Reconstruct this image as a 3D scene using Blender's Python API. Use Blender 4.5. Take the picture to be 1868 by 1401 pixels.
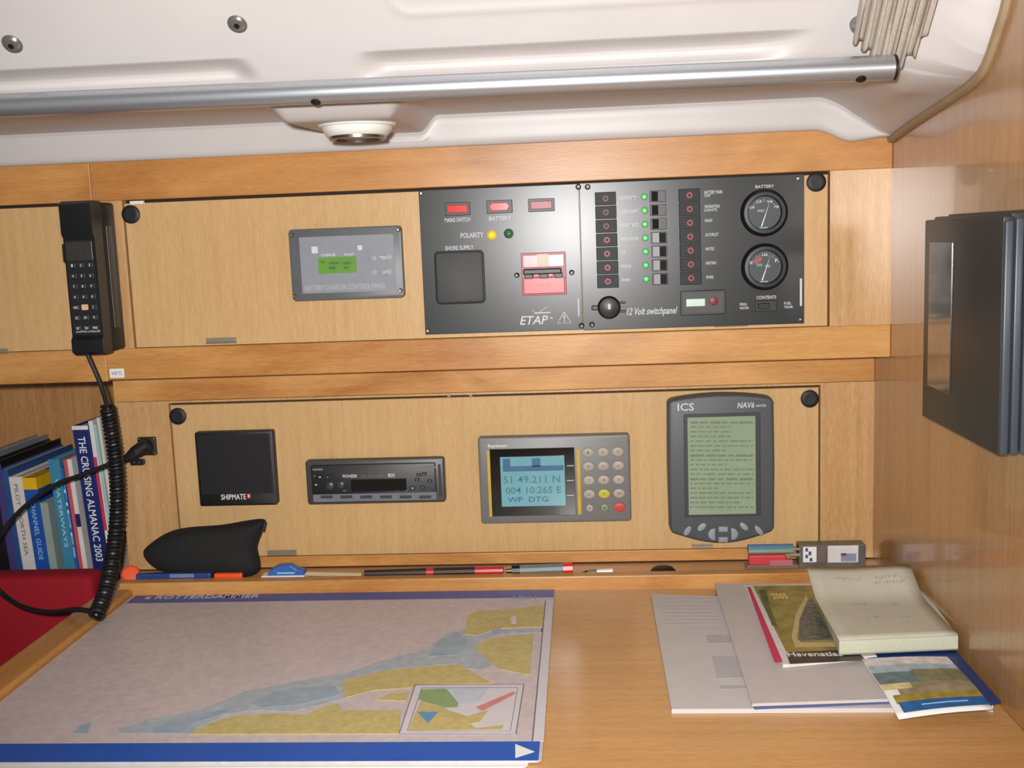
import bpy, bmesh, math, random
from mathutils import Vector, Matrix
random.seed(7)
for o in list(bpy.data.objects): bpy.data.objects.remove(o)
scn = bpy.context.scene
COL = scn.collection

# ------------------------------------------------------------------ camera
F = 1900.0
YAW, PITCH, ROLL = -0.0703565, 0.13580602, -0.03808275
CAM = Vector((0, -1.40, .452))
_f = Vector((math.sin(YAW)*math.cos(PITCH), math.cos(YAW)*math.cos(PITCH), -math.sin(PITCH)))
_r = Vector((math.cos(YAW), -math.sin(YAW), 0)); _u = _r.cross(_f)
RT = math.cos(ROLL)*_r + math.sin(ROLL)*_u
UP = -math.sin(ROLL)*_r + math.cos(ROLL)*_u
cd = bpy.data.cameras.new('camera'); cam = bpy.data.objects.new('camera', cd); COL.objects.link(cam)
cd.sensor_width = 36; cd.lens = F/1868*36; cd.clip_start = .02
m = Matrix((RT, UP, -_f)).transposed().to_4x4(); m.translation = CAM
cam.matrix_world = m
scn.camera = cam
# ------------------------------------------------------------------ light
w = bpy.data.worlds.new('world'); scn.world = w; w.use_nodes = True
bg = w.node_tree.nodes['Background']; bg.inputs[0].default_value = (.97, .98, 1, 1); bg.inputs[1].default_value = .15
ld = bpy.data.lights.new('camera_flash', 'SPOT'); ld.energy = 70; ld.shadow_soft_size = .014
ld.spot_size = math.radians(92); ld.spot_blend = .75; ld.color = (1, .985, .965)
lo = bpy.data.objects.new('camera_flash', ld); COL.objects.link(lo)
lo.location = CAM + Vector((-.025, -.02, .034))
lo.rotation_euler = (_f + Vector((.05, 0, .09))).to_track_quat('-Z', 'Y').to_euler()
vs = scn.view_settings
vs.view_transform = 'Standard'; vs.look = 'None'; vs.gamma = 1; vs.exposure = 0; vs.use_curve_mapping = False

# ------------------------------------------------------------------ helpers
def ray(px, py): return _f + RT*((px-934)/F) - UP*((py-700.5)/F)
def onY(px, py, y): d = ray(px, py); return CAM + d*((y-CAM.y)/d.y)
def onZ(px, py, z): d = ray(px, py); return CAM + d*((z-CAM.z)/d.z)
def onX(px, py, x): d = ray(px, py); return CAM + d*((x-CAM.x)/d.x)
def rectY(x0, y0, x1, y1, y):            # pixel corners -> world X0, X1, Z0, Z1 on a plane facing the room
    a, b = onY(x0, y0, y), onY(x1, y1, y); return a.x, b.x, b.z, a.z
def lin(c): return tuple(((v/255)/12.92 if v/255 <= .04045 else ((v/255+.055)/1.055)**2.4) for v in c)
def smooth(a, b, x):
    t = max(0, min(1, (x-a)/(b-a))); return t*t*(3-2*t)

def new_mat(name):
    mt = bpy.data.materials.new(name); mt.use_nodes = True
    return mt, mt.node_tree, mt.node_tree.nodes['Principled BSDF']
_cache = {}
def pm(name, rgb, rough=.5, metal=0, var=.08, scale=60, bump=0, spec=.5, emit=0, coat=0, alpha=1, trans=0):
    if name in _cache: return _cache[name]
    mt, nt, b = new_mat(name); N, L = nt.nodes, nt.links
    c = lin(rgb)
    tc = N.new('ShaderNodeTexCoord'); nz = N.new('ShaderNodeTexNoise'); nz.inputs['Scale'].default_value = scale
    nz.inputs['Detail'].default_value = 3
    L.new(tc.outputs['Object'], nz.inputs['Vector'])
    rp = N.new('ShaderNodeValToRGB'); rp.color_ramp.elements[0].position = .3; rp.color_ramp.elements[1].position = .7
    rp.color_ramp.elements[0].color = tuple(v*(1-var) for v in c)+(1,); rp.color_ramp.elements[1].color = tuple(min(1, v*(1+var)) for v in c)+(1,)
    L.new(nz.outputs['Fac'], rp.inputs['Fac']); L.new(rp.outputs['Color'], b.inputs['Base Color'])
    b.inputs['Roughness'].default_value = rough; b.inputs['Metallic'].default_value = metal
    b.inputs['Specular IOR Level'].default_value = spec; b.inputs['Coat Weight'].default_value = coat; b.inputs['Coat Roughness'].default_value = .12
    if trans: b.inputs['Transmission Weight'].default_value = trans; b.inputs['IOR'].default_value = 1.1
    if emit:
        L.new(rp.outputs['Color'], b.inputs['Emission Color']); b.inputs['Emission Strength'].default_value = emit
    if bump:
        bp = N.new('ShaderNodeBump'); bp.inputs['Strength'].default_value = bump; bp.inputs['Distance'].default_value = .002
        L.new(nz.outputs['Fac'], bp.inputs['Height']); L.new(bp.outputs['Normal'], b.inputs['Normal'])
    _cache[name] = mt
    return mt

def wood(name, c1, c2, axis, rough=.28, figure=.35, spec=.5, fig=5, coat=0):
    """pale varnished beech: short flecks along the grain axis plus broad cloudy figure"""
    mt, nt, b = new_mat(name); N, L = nt.nodes, nt.links
    tc = N.new('ShaderNodeTexCoord'); oi = N.new('ShaderNodeObjectInfo')
    ad = N.new('ShaderNodeVectorMath'); ad.operation = 'ADD'
    ml = N.new('ShaderNodeMath'); ml.operation = 'MULTIPLY'; ml.inputs[1].default_value = 37
    L.new(oi.outputs['Random'], ml.inputs[0]); L.new(tc.outputs['Object'], ad.inputs[0]); L.new(ml.outputs[0], ad.inputs[1])
    def nz(sc, stretch, det=3, dist=0):
        mp = N.new('ShaderNodeMapping'); s = [sc]*3; s[axis] = sc/stretch; mp.inputs['Scale'].default_value = s
        n = N.new('ShaderNodeTexNoise'); n.inputs['Scale'].default_value = 1; n.inputs['Detail'].default_value = det; n.inputs['Distortion'].default_value = dist
        L.new(ad.outputs[0], mp.inputs['Vector']); L.new(mp.outputs['Vector'], n.inputs['Vector']); return n
    fleck = nz(650, 9, 2); streak = nz(120, 22, 3); cloud = nz(fig, 2.2, 2, 1.2)
    r1 = N.new('ShaderNodeValToRGB'); r1.color_ramp.elements[0].position = .36; r1.color_ramp.elements[1].position = .64
    r1.color_ramp.elements[0].color = lin(c2)+(1,); r1.color_ramp.elements[1].color = lin(c1)+(1,)
    mx = N.new('ShaderNodeMath'); mx.operation = 'MULTIPLY_ADD'; mx.inputs[1].default_value = figure; 
    a1 = N.new('ShaderNodeMath'); a1.operation = 'MULTIPLY_ADD'; a1.inputs[1].default_value = .55*(1-figure)
    a2 = N.new('ShaderNodeMath'); a2.operation = 'MULTIPLY'; a2.inputs[1].default_value = .45*(1-figure)
    L.new(streak.outputs['Fac'], a2.inputs[0]); L.new(fleck.outputs['Fac'], a1.inputs[0]); L.new(a2.outputs[0], a1.inputs[2])
    L.new(cloud.outputs['Fac'], mx.inputs[0]); L.new(a1.outputs[0], mx.inputs[2]); L.new(mx.outputs[0], r1.inputs['Fac'])
    L.new(r1.outputs['Color'], b.inputs['Base Color'])
    b.inputs['Roughness'].default_value = rough; b.inputs['Specular IOR Level'].default_value = spec
    b.inputs['Coat Weight'].default_value = coat; b.inputs['Coat Roughness'].default_value = .07
    bp = N.new('ShaderNodeBump'); bp.inputs['Strength'].default_value = .05; bp.inputs['Distance'].default_value = .001
    L.new(fleck.outputs['Fac'], bp.inputs['Height']); L.new(bp.outputs['Normal'], b.inputs['Normal'])
    return mt

# --- bmesh shape adders, world coordinates
def BM(): return bmesh.new()
def box(x0, x1, y0, y1, z0, z1, bev=0, seg=2, bm=None):
    t = bmesh.new()
    vs_ = [t.verts.new((x, y, z)) for x in (x0, x1) for y in (y0, y1) for z in (z0, z1)]
    for f in ((0,1,3,2),(4,6,7,5),(0,4,5,1),(2,3,7,6),(0,2,6,4),(1,5,7,3)): t.faces.new([vs_[i] for i in f])
    bmesh.ops.recalc_face_normals(t, faces=t.faces)
    if bev: bmesh.ops.bevel(t, geom=t.edges[:], offset=bev, segments=seg, affect='EDGES', profile=.5)
    return merge(bm, t)
def merge(bm, t):
    if bm is None: return t
    me = bpy.data.meshes.new('tmp'); t.to_mesh(me); t.free(); bm.from_mesh(me); bpy.data.meshes.remove(me); return bm
def frame_axes(n):
    n = Vector(n).normalized(); a = Vector((0, 0, 1)) if abs(n.z) < .9 else Vector((0, 1, 0))
    u = a.cross(n).normalized(); return u, n.cross(u), n
def prism(pts, dvec, bev=0, seg=2, bm=None):
    """polygon of 3-D points extruded by dvec (away from the viewer)"""
    t = bmesh.new(); d = Vector(dvec)
    a = [t.verts.new(p) for p in pts]; b = [t.verts.new(Vector(p)+d) for p in pts]; n = len(pts)
    top = t.faces.new(a); t.faces.new(b[::-1])
    for i in range(n): t.faces.new((a[i], b[i], b[(i+1) % n], a[(i+1) % n]))
    bmesh.ops.recalc_face_normals(t, faces=t.faces)
    if bev: bmesh.ops.bevel(t, geom=list(top.edges), offset=bev, segments=seg, affect='EDGES', profile=.5)
    return merge(bm, t)
def rrect(x0, x1, z0, z1, r, n=5):
    out = []
    for cx, cz, a0 in ((x1-r, z1-r, 0), (x0+r, z1-r, 90), (x0+r, z0+r, 180), (x1-r, z0+r, 270)):
        for i in range(n+1):
            a = math.radians(a0+90*i/n); out.append((cx+r*math.cos(a), cz+r*math.sin(a)))
    return out
def plateY(x0, x1, z0, z1, yf, yb, r=.003, bev=.0008, bm=None, n=5):      # rounded plate, front at yf
    return prism([(x, yf, z) for x, z in rrect(x0, x1, z0, z1, r, n)], (0, yb-yf, 0), bev, 2, bm)
def discY(cx, cz, r, yf, yb, bev=0, bm=None, n=28, rz=None):
    rz = rz or r
    return prism([(cx+r*math.cos(2*math.pi*i/n), yf, cz+rz*math.sin(2*math.pi*i/n)) for i in range(n)], (0, yb-yf, 0), bev, 2, bm)
def lathe(c, n, prof, seg=32, bm=None):
    """prof: list of (radius, height along n)"""
    t = bmesh.new(); u, v, n = frame_axes(n); c = Vector(c); rings = []
    for r, h in prof:
        if r < 1e-6: rings.append([t.verts.new(c+n*h)])
        else: rings.append([t.verts.new(c+n*h+(u*math.cos(2*math.pi*i/seg)+v*math.sin(2*math.pi*i/seg))*r) for i in range(seg)])
    for A, B in zip(rings, rings[1:]):
        for i in range(seg):
            j = (i+1) % seg
            if len(A) == 1 and len(B) == 1: continue
            if len(A) == 1: t.faces.new((A[0], B[i], B[j]))
            elif len(B) == 1: t.faces.new((A[i], B[0], A[j]))
            else: t.faces.new((A[i], B[i], B[j], A[j]))
    bmesh.ops.recalc_face_normals(t, faces=t.faces)
    return merge(bm, t)
def tube(pts, r, seg=10, bm=None, cap=True):
    t = bmesh.new(); pts = [Vector(p) for p in pts]; rings = []
    tan = (pts[1]-pts[0]).normalized(); u, v, _ = frame_axes(tan)
    for i, p in enumerate(pts):
        tn = (pts[min(i+1, len(pts)-1)]-pts[max(i-1, 0)]).normalized()
        q = tan.rotation_difference(tn); u = q @ u; v = q @ v; tan = tn
        rr = r[i] if isinstance(r, (list, tuple)) else r
        rings.append([t.verts.new(p+(u*math.cos(2*math.pi*k/seg)+v*math.sin(2*math.pi*k/seg))*rr) for k in range(seg)])
    for A, B in zip(rings, rings[1:]):
        for k in range(seg): t.faces.new((A[k], A[(k+1) % seg], B[(k+1) % seg], B[k]))
    if cap: t.faces.new(rings[0][::-1]); t.faces.new(rings[-1])
    bmesh.ops.recalc_face_normals(t, faces=t.faces)
    return merge(bm, t)
def spline(P, n=12):
    P = [Vector(p) for p in P]; P = [2*P[0]-P[1]]+P+[2*P[-1]-P[-2]]; out = []
    for i in range(1, len(P)-2):
        a, b, c, d = P[i-1:i+3]
        for k in range(n):
            t = k/n; out.append(.5*((2*b)+(c-a)*t+(2*a-5*b+4*c-d)*t*t+(3*b-a-3*c+d)*t**3))
    out.append(P[-2]); return out

def wloc(o):
    v = Vector((0, 0, 0))
    while o: v += o.location; o = o.parent
    return v
def obj(name, bm, mat, parent=None, smooth_=False, at=None, angle=35):
    """link one mesh object; vertices are given in world coordinates, the origin goes to `at` or the parent's"""
    me = bpy.data.meshes.new(name)
    base = wloc(parent) if parent else (Vector(at) if at else Vector((0, 0, 0)))
    bmesh.ops.translate(bm, verts=bm.verts, vec=-base)
    bm.to_mesh(me); bm.free()
    o = bpy.data.objects.new(name, me); COL.objects.link(o)
    if parent: o.parent = parent
    else: o.location = base
    for mm in (mat if isinstance(mat, (list, tuple)) else [mat]): me.materials.append(mm)
    if smooth_:
        for p in me.polygons: p.use_smooth = True
        me.set_sharp_from_angle(angle=math.radians(angle))
    return o
def tag(o, label=None, cat=None, group=None, kind=None):
    if label: o['label'] = label
    if cat: o['category'] = cat
    if group: o['group'] = group
    if kind: o['kind'] = kind
    return o
def thing(name, loc, label, cat, group=None):
    o = bpy.data.objects.new(name, None); COL.objects.link(o); o.location = loc; o.empty_display_size = .02
    return tag(o, label, cat, group)
AX_Y = (Vector((1,0,0)), Vector((0,0,1)), Vector((0,-1,0)))     # lettering on a surface facing the room
AX_Z = (Vector((1,0,0)), Vector((0,1,0)), Vector((0,0,1)))      # lettering on the table
AX_D = (Vector((0,0,-1)), Vector((1,0,0)), Vector((0,-1,0)))    # running down a book spine
def text_bm(s, origin, width, height, axes=AX_Y, ext=.00015, shear=0, spacing=1):
    """lettering that fills width x height, origin = its lower left corner"""
    cu = bpy.data.curves.new('t', 'FONT'); cu.body = s; cu.extrude = ext/2; cu.resolution_u = 2; cu.shear = shear; cu.size = 1; cu.space_character = spacing; cu.offset = .010
    to = bpy.data.objects.new('t', cu); COL.objects.link(to)
    dg = bpy.context.evaluated_depsgraph_get(); me = bpy.data.meshes.new_from_object(to.evaluated_get(dg))
    bpy.data.objects.remove(to); bpy.data.curves.remove(cu)
    t = bmesh.new(); t.from_mesh(me); bpy.data.meshes.remove(me)
    xs = [v.co.x for v in t.verts]; ys = [v.co.y for v in t.verts]
    if not xs: return t
    x0, x1, y0, y1 = min(xs), max(xs), min(ys), max(ys); o = Vector(origin); a, b, c = axes
    for v in t.verts:
        fx = (v.co.x-x0)/(x1-x0)*width; fy = (v.co.y-y0)/max(1e-6, y1-y0)*height
        v.co = o + a*fx + b*fy + c*(v.co.z*ext/max(ext, 1e-9)+ext*.5)
    return t
def letterY(s, px, yp, mat, parent, name='lettering', **k):
    x0, x1, z0, z1 = rectY(*px, yp)
    return obj(name, text_bm(s, (x0, yp, z0), x1-x0, z1-z0, AX_Y, **k), mat, parent)

# ------------------------------------------------------------------ materials
M_door = wood('beech_door', (209, 173, 122), (195, 155, 104), 2, rough=.34, figure=.12, spec=.4)
M_stile = wood('beech_stile', (206, 166, 116), (182, 136, 84), 2, rough=.3, figure=.2, spec=.9)
M_rail = wood('beech_rail', (214, 162, 98), (172, 114, 56), 0, rough=.34, figure=.62, fig=8, spec=.4)
M_toprail = wood('beech_top_rail', (204, 148, 86), (162, 104, 50), 0, rough=.34, figure=.62, fig=8, spec=.4)
M_table = wood('beech_table', (206, 160, 106), (184, 134, 82), 0, rough=.27, figure=.3, spec=.6)
M_side = wood('beech_bulkhead', (178, 136, 90), (152, 108, 66), 2, rough=.28, figure=.25, spec=.7, coat=.5)
M_fid = wood('beech_fiddle', (200, 146, 82), (166, 110, 54), 1, rough=.3, figure=.4)
M_gap = pm('dark_gap', (42, 26, 16), .8)
M_liner = pm('white_gelcoat', (197, 192, 190), .42, var=.02, scale=15)
M_gasket = pm('beige_gasket', (150, 128, 98), .6)
M_alu = pm('satin_aluminium', (196, 200, 206), .34, metal=.85, var=.03, scale=200)
M_steel = pm('stainless_steel', (150, 146, 140), .3, metal=1)
M_bolt = pm('bolt_metal', (128, 126, 122), .28, metal=.55)
M_hinge = pm('hinge_metal', (146, 136, 120), .4, metal=.3)
M_dkscrew = pm('dark_screw', (60, 58, 55), .35, metal=.8)
M_black = pm('black_plastic', (22, 22, 24), .42)
M_black2 = pm('black_rubber', (17, 18, 20), .55)
M_white = pm('white_plastic', (228, 228, 222), .4, var=.02)
M_print = pm('white_print', (205, 208, 208), .6, var=.02)
M_lcd_dark = pm('dark_print', (48, 62, 50), .6)
M_plate = pm('anodised_plate', (42, 44, 46), .30, var=.05, scale=400, spec=.40)

# ------------------------------------------------------------------ setting
XR = .384       # right bulkhead
YU, YL = -.07, 0.0   # fronts of the overhead locker and of the instrument cabinet
tag(obj('wall_right', box(XR, XR+.03, -1.9, .32, -1.0, 1.05), M_side), 'glossy beech veneer side bulkhead at the right', kind='structure')
tag(obj('floor', box(-2.2, XR, -2.2, .32, -1.02, -1.0), wood('beech_floor', (150, 105, 62), (112, 74, 40), 0)), kind='structure')
tag(obj('wall_back', box(-2.2, XR, .29, .32, -1.0, 1.05), wood('beech_recess', (202, 150, 96), (170, 116, 66), 2, rough=.35, figure=.25)), kind='structure')

# white moulded headliner: a profile swept along X with soft mouldings
prof = spline([(0, -.0715, .5725), (0, -.0765, .5738), (0, -.0800, .5790), (0, -.0815, .5900), (0, -.0822, .6030), (0, -.0845, .6088), (0, -.0910, .6112), (0, -.130, .6098),
               (0, -.22, .6062), (0, -.315, .6035), (0, -.348, .611), (0, -.375, .636), (0, -.46, .727), (0, -.58, .855), (0, -.66, .93), (0, -.75, .955), (0, -1.2, .965), (0, -1.9, .965)], 12)
# resample densely by arc length
dens = []; acc = 0
for a, b in zip(prof, prof[1:]):
    L_ = (b-a).length; st = .001 if -.39 < a.y < -.34 else .0025 if a.y > -.48 else .02
    k = max(1, int(L_/st))
    for i in range(k): dens.append(a.lerp(b, i/k))
dens.append(prof[-1])
X0, NX = -2.2, 0
xs_ = []
x = X0
while x < XR-.0005:
    xs_.append(x); x += .0045 if x > -1.0 else .05
xs_.append(XR)
ZB = .6655
edge = [onX(px, py, XR-.002) for px, py in ((1618, 259), (1660, 228), (1720, 188), (1765, 158), (1790, 135), (1805, 105), (1822, 55), (1838, 0))]
edge = sorted(((p.y, p.z) for p in edge), reverse=True)
def edge_z(y):     # height of the headliner's end along the bulkhead
    if y >= edge[0][0]: return edge[0][1]
    for (a, va), (b, vb) in zip(edge, edge[1:]):
        if b <= y <= a: return va+(vb-va)*(y-a)/(b-a)
    return edge[-1][1]
cove_tab = [(.612, 0), (.616, .003), (.620, .011), (.624, .018), (.628, .0225), (.6315, .0225), (.634, .018), (.636, .010), (.6378, 0), (.7, 0)]
def cove(z):      # a vertical inner wall that arches over towards a crisp upper edge
    for (a, va), (b, vb) in zip(cove_tab, cove_tab[1:]):
        if a <= z <= b: return va+(vb-va)*(z-a)/(b-a)
    return 0
bm = BM(); grid = []
for i, p in enumerate(dens):
    a = dens[max(0, i-1)]; b = dens[min(len(dens)-1, i+1)]; t = (b-a).normalized()
    nrm = Vector((0, t.z, -t.y)); nrm = nrm if nrm.z > 0 or nrm.y > 0 else -nrm   # pointing up/outward, away from the cabin
    row = []
    for x in xs_:
        d = 0; dz = 0; dy = 0
        # long coves in the coachroof side, sharp along their upper edge
        if p.y < -.335 and p.y > -.47:
            mask = max(1-smooth(-.345, -.312, x+(p.z-.63)*.6), smooth(-.215, -.180, x-(p.z-.63)*.5)*(1-smooth(.165, .225, x-(p.z-.63)*.3)))
            dy += cove(p.z)*mask
        # pad under the round lamp and dip at the right end
        if p.y > -.34:
            wgt = smooth(-.345, -.30, p.y)*-1+1 if p.y < -.30 else 1
            front = smooth(-.086, -.100, p.y) if p.y > -.1 else 1
            k = smooth(-.325, -.30, x)*(1-smooth(-.195, -.172, x))
            dz -= .020*k*smooth(.577, .604, p.z)*(1-smooth(-.30, -.345, p.y))
            k2 = smooth(.288, .338, x)
            dz -= .0165*k2*(1-smooth(-.28, -.36, p.y)*.6)
        elif p.y > -.42:
            dz -= .0165*.4*smooth(.288, .338, x)*(1-smooth(-.34, -.42, p.y))
        # shallow raised bead of the moulded window surround
        if -.52 < p.y < -.37 and x > -.4:
            qx_, qz_ = (-.150-x), (ZB+.02-p.z)
            sd_ = (math.hypot(max(qx_, 0), max(qz_, 0)) if qx_ > 0 or qz_ > 0 else max(qx_, qz_))-.02
            d -= .0016*math.exp(-(sd_/.0028)**2)
        zz_ = p.z+nrm.z*d+dz
        if x > .30 and p.y > -.44:
            wk = smooth(.315, XR, x)*(1-smooth(-.385, -.43, p.y))
            zz_ += (edge_z(p.y)+.002-zz_)*wk
        row.append(bm.verts.new((x, p.y+nrm.y*d+dy, zz_)))
    grid.append(row)
for A, B in zip(grid, grid[1:]):
    for i in range(len(A)-1): bm.faces.new((A[i], A[i+1], B[i+1], B[i]))
bmesh.ops.recalc_face_normals(bm, faces=bm.faces)
ceil = tag(obj('ceiling', bm, M_liner, smooth_=True, angle=80), 'white moulded headliner over the chart table', kind='structure')
def face_z(y): # headliner height on the sloping side at a given y
    best = min(dens, key=lambda q: abs(q.y-y)); return best.z
def on_slope(px, py, off=0):
    """where the sight line of the photo meets the sloping headliner side"""
    lo_, hi_ = -.62, -.34
    for _ in range(40):
        mid = (lo_+hi_)/2; p = onY(px, py, mid)
        if p.z > face_z(mid): hi_ = mid
        else: lo_ = mid
    p = onY(px, py, (lo_+hi_)/2); n = Vector((0, -.72, -.68)); return p+n*off, n
for px, py in ((22, 81), (433, 44)):
    p, n = on_slope(px, py)
    b_ = obj('bolt', lathe(p-n*.001, n, [(0, .0045), (.005, .0045), (.0078, .0035), (.0098, .001), (.0098, 0)], 20), M_bolt, ceil, True)
    obj('bolt_socket', lathe(p-n*.001, n, [(0, .0047), (.003, .0047), (.003, .004)], 6), M_dkscrew, b_)
p, n = on_slope(1567, 42, .004)
b_ = obj('bolt', lathe(p-n*.005, n, [(0, .0085), (.005, .0085), (.0078, .0075), (.0088, .005), (.0088, 0)], 20), M_bolt, ceil, True)
# beige gasket along the headliner end
gp = [onX(px, py, XR-.002) for px, py in ((1618, 259), (1660, 228), (1720, 188), (1765, 158), (1790, 135), (1805, 105), (1822, 55), (1838, 0))]+[Vector((XR-.002, p.y, p.z)) for p in dens[::4] if p.y < -.44]
g = obj('trim_1', tube(spline(gp, 6), .0055, 8), M_gasket, smooth_=True); tag(g, 'beige rubber edging between white headliner and bulkhead', kind='structure')

# ------------------------------------------------------------------ overhead locker
U = thing('overhead_locker', (-.5, .1, .29), 'beech overhead locker with pale doors under the white headliner', 'locker')
obj('carcass', box(-2.0, XR, YU+.012, .29, .296, .60), M_gap, U)
obj('underside', box(-2.0, XR, YU+.008, .29, .2905, .296), M_stile, U)
zt = .5235; zb = .3315
jx = onY(165, 330, YU).x
obj('top_rail', box(-2.0, jx-.0004, YU, YU+.014, zt, .60, .0008), M_toprail, U)
obj('top_rail', box(jx+.0004, XR, YU-.0012, YU+.014, zt, .60, .0012), M_toprail, U)
jb = onY(196, 690, YU).x
obj('bottom_rail', box(-2.0, jb, YU+.0004, YU+.016, .2885, zb, .001), M_rail, U)
obj('bottom_rail', box(jb, XR, YU-.001, YU+.014, .2905, zb, .0014), M_rail, U)
DX0, DX1 = -.5875, .3065
obj('stile', box(DX1+.0025, XR, YU, YU+.014, zb, zt), M_stile, U)
obj('stile', box(-.665, DX0-.0025, YU, YU+.014, zb, zt), M_stile, U)
d1 = obj('door', box(DX0, DX1, YU+.0005, YU+.016, .3321, .5195, .0008), M_door, U)
d0 = obj('door', box(-1.6, -.668, YU+.0005, YU+.016, .3321, .5195, .0008), M_door, U)
def latch(px, py, yp, parent, r=.0118):
    p = onY(px, py, yp-.004)
    obj('latch', lathe((p.x, yp+.001, p.z), (0, -1, 0), [(0, .0045), (r*.55, .005), (r*.8, .005), (r, .0035), (r, 0)], 26), M_black2, parent, True)
latch(237, 391, YU, d1); latch(1490, 332, YU, d1)
def hinge(px, yp, parent):
    x0, x1, z0, z1 = rectY(*px, yp)
    h = obj('hinge', box(x0, x1, yp-.0015, yp+.001, z0, z1, .0004), M_hinge, parent)
    obj('hinge_pin', tube([(x0, yp-.0015, z0), (x1, yp-.0015, z0)], .0012, 8), M_hinge, h, True)
hinge((376, 617, 432, 624), YU, d1); hinge((-20, 637, 15, 643), YU, d0); hinge((1303, 588, 1364, 593), YU, d1)
x0, x1, z0, z1 = rectY(237, 367, 262, 372, YU-.002)
obj('edge_tab', box(x0, x1, YU-.003, YU+.002, z0, z1, .0003), M_white, d1)
tg = rectY(199, 673, 227, 689, YU-.002)
st = tag(obj('label_sticker', plateY(*tg, YU-.0016, YU-.001, .001, 0), M_white, at=(tg[0], YU-.001, tg[2])), 'tiny white printed sticker on the locker rail below the telephone handset', 'sticker')
letterY('VHF 72', (203, 678, 222, 684), YU-.0017, pm('blue_print', (110, 120, 160), .6), st)

# ------------------------------------------------------------------ instrument cabinet below
LC = thing('instrument_cabinet', (-.1, .1, 0), 'lower beech cabinet front holding radio, plotter and weather receiver', 'cabinet')
obj('carcass', box(-.6545, XR, YL+.012, .28, -.02, .2885), M_gap, LC)
obj('side_panel', box(-.6565, -.6545, YL+.0004, .28, -.2, .2885), M_stile, LC)
LX0, LX1 = -.5775, .3115
obj('top_rail', box(-.6565, XR, YL-.001, YL+.014, .2505, .2885, .001), M_rail, LC)
obj('stile', box(-.6565, LX0-.002, YL, YL+.014, .008, .2500), M_stile, LC)
obj('stile', box(LX1+.002, XR, YL, YL+.014, .008, .2500), M_stile, LC)
obj('filler_strip', box(LX0-.002, LX1+.002, YL, YL+.014, .2470, .2500), M_stile, LC)
obj('bottom_rail', box(LX0-.002, LX1+.002, YL-.001, YL+.014, .008, .0238, .001), M_rail, LC)
d2 = obj('door', box(LX0, LX1, YL+.0005, YL+.016, .0245, .2440, .0008), M_door, LC)
latch(323, 760, YL, d2); latch(1478, 728, YL, d2)
hinge((488, 1004, 541, 1011), YL, d2); hinge((1262, 993, 1300, 997), YL, d2)
for px in ((816, 720, 822, 724), (856, 719, 862, 723)):
    x0, x1, z0, z1 = rectY(*px, YL); obj('strike_plate', box(x0, x1, YL-.001, YL+.01, z0, z1), M_steel, d2)

# ------------------------------------------------------------------ bookshelf
tag(obj('shelf_board', box(-2.0, -.6575, .030, .262, -.10, -.0855, .002), M_rail, at=(-1.1, .15, -.0855)), 'beech shelf board carrying the row of books', 'shelf')

# ------------------------------------------------------------------ chart table
TXL = -.611
CT = thing('chart_table', (-.1, -.35, 0), 'wide beech chart table with raised edges and pencil tray', 'table')
obj('table_top', box(TXL, XR, -.80, -.0925, -.022, 0, .001), M_table, CT)
obj('tray_floor', box(-.655, XR, -.0750, 0, -.022, .006), M_table, CT)
obj('tray_rail', box(-.6300, XR, -.0925, -.0750, -.022, .0185, .0015), M_rail, CT)
obj('side_fiddle', box(-.652, TXL, -.80, -.0925, -.03, .011, .004, 3), M_fid, CT)
obj('side_panel', box(-.648, -.634, -.78, -.02, -.75, -.03), M_stile, CT)
obj('front_edge', box(-.652, XR, -.815, -.80, -.04, .004, .002), M_fid, CT)

# ------------------------------------------------------------------ grab rail on the ceiling
RY = -.392
ra, rb = onY(-1200, 204, RY), onY(1629, 123, RY)
zr = (onY(0, 193, RY).z + onY(900, 152, RY).z + rb.z)/3
RR = .0113
rl = thing('grab_rail', ((ra.x+rb.x)/2, RY, zr), 'long silver aluminium tube rail running below the white headliner', 'rail')
za_, zb_ = onY(0, 193, RY).z, rb.z
xa_, xb_ = onY(0, 193, RY).x, rb.x
def zrod(x): return za_+(zb_-za_)*(x-xa_)/(xb_-xa_)
obj('tube', tube([(x, RY, zrod(x)) for x in (ra.x, -.3, 0, rb.x)], RR, 32), M_alu, rl, True)
obj('end_cap', lathe((rb.x, RY, zrod(rb.x)), (1, 0, 0), [(RR*1.02, -.0005), (RR*1.02, .002), (RR*.7, .0035), (0, .0038)], 28), M_black, rl, True)
for px, py in ((578, 181), (1568, 143)):
    p = onY(px, py, RY); x = p.x
    c = Vector((x, RY, zrod(x))); n = Vector((0, -.45, -.89)).normalized()
    obj('screw', lathe(c+n*(RR-.0005), n, [(0, .002), (.003, .002), (.0048, .0008), (.0048, 0)], 16), M_dkscrew, rl, True)
    obj('standoff', tube([c, (x, -.345, zrod(x)+.003)], .006, 12), M_alu, rl, True)

# round white lamp on the pad
lp = onY(650, 205, -.25)
lc = Vector((lp.x, -.25, .5880))
LM = thing('ceiling_lamp', lc, 'small round white ceiling lamp just below the tube rail', 'lamp')
obj('base_ring', lathe(lc, (0, 0, -1), [(.043, -.004), (.043, .003), (.041, .006), (.0385, .0065), (.0385, -.004)], 40), M_white, LM, True)
obj('dome', lathe(lc, (0, 0, -1), [(.0385, .003), (.0375, .010), (.033, .0155), (.0295, .017)], 40), M_white, LM, True)
obj('bezel', lathe(lc, (0, 0, -1), [(.031, .0155), (.031, .0195), (.0265, .0200), (.0255, .017)], 40), M_steel, LM, True)
obj('lens', lathe(lc, (0, 0, -1), [(.0258, .0175), (.014, .0178), (0, .0180)], 32), pm('smoked_lens', (120, 112, 92), .2), LM, True)

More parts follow.
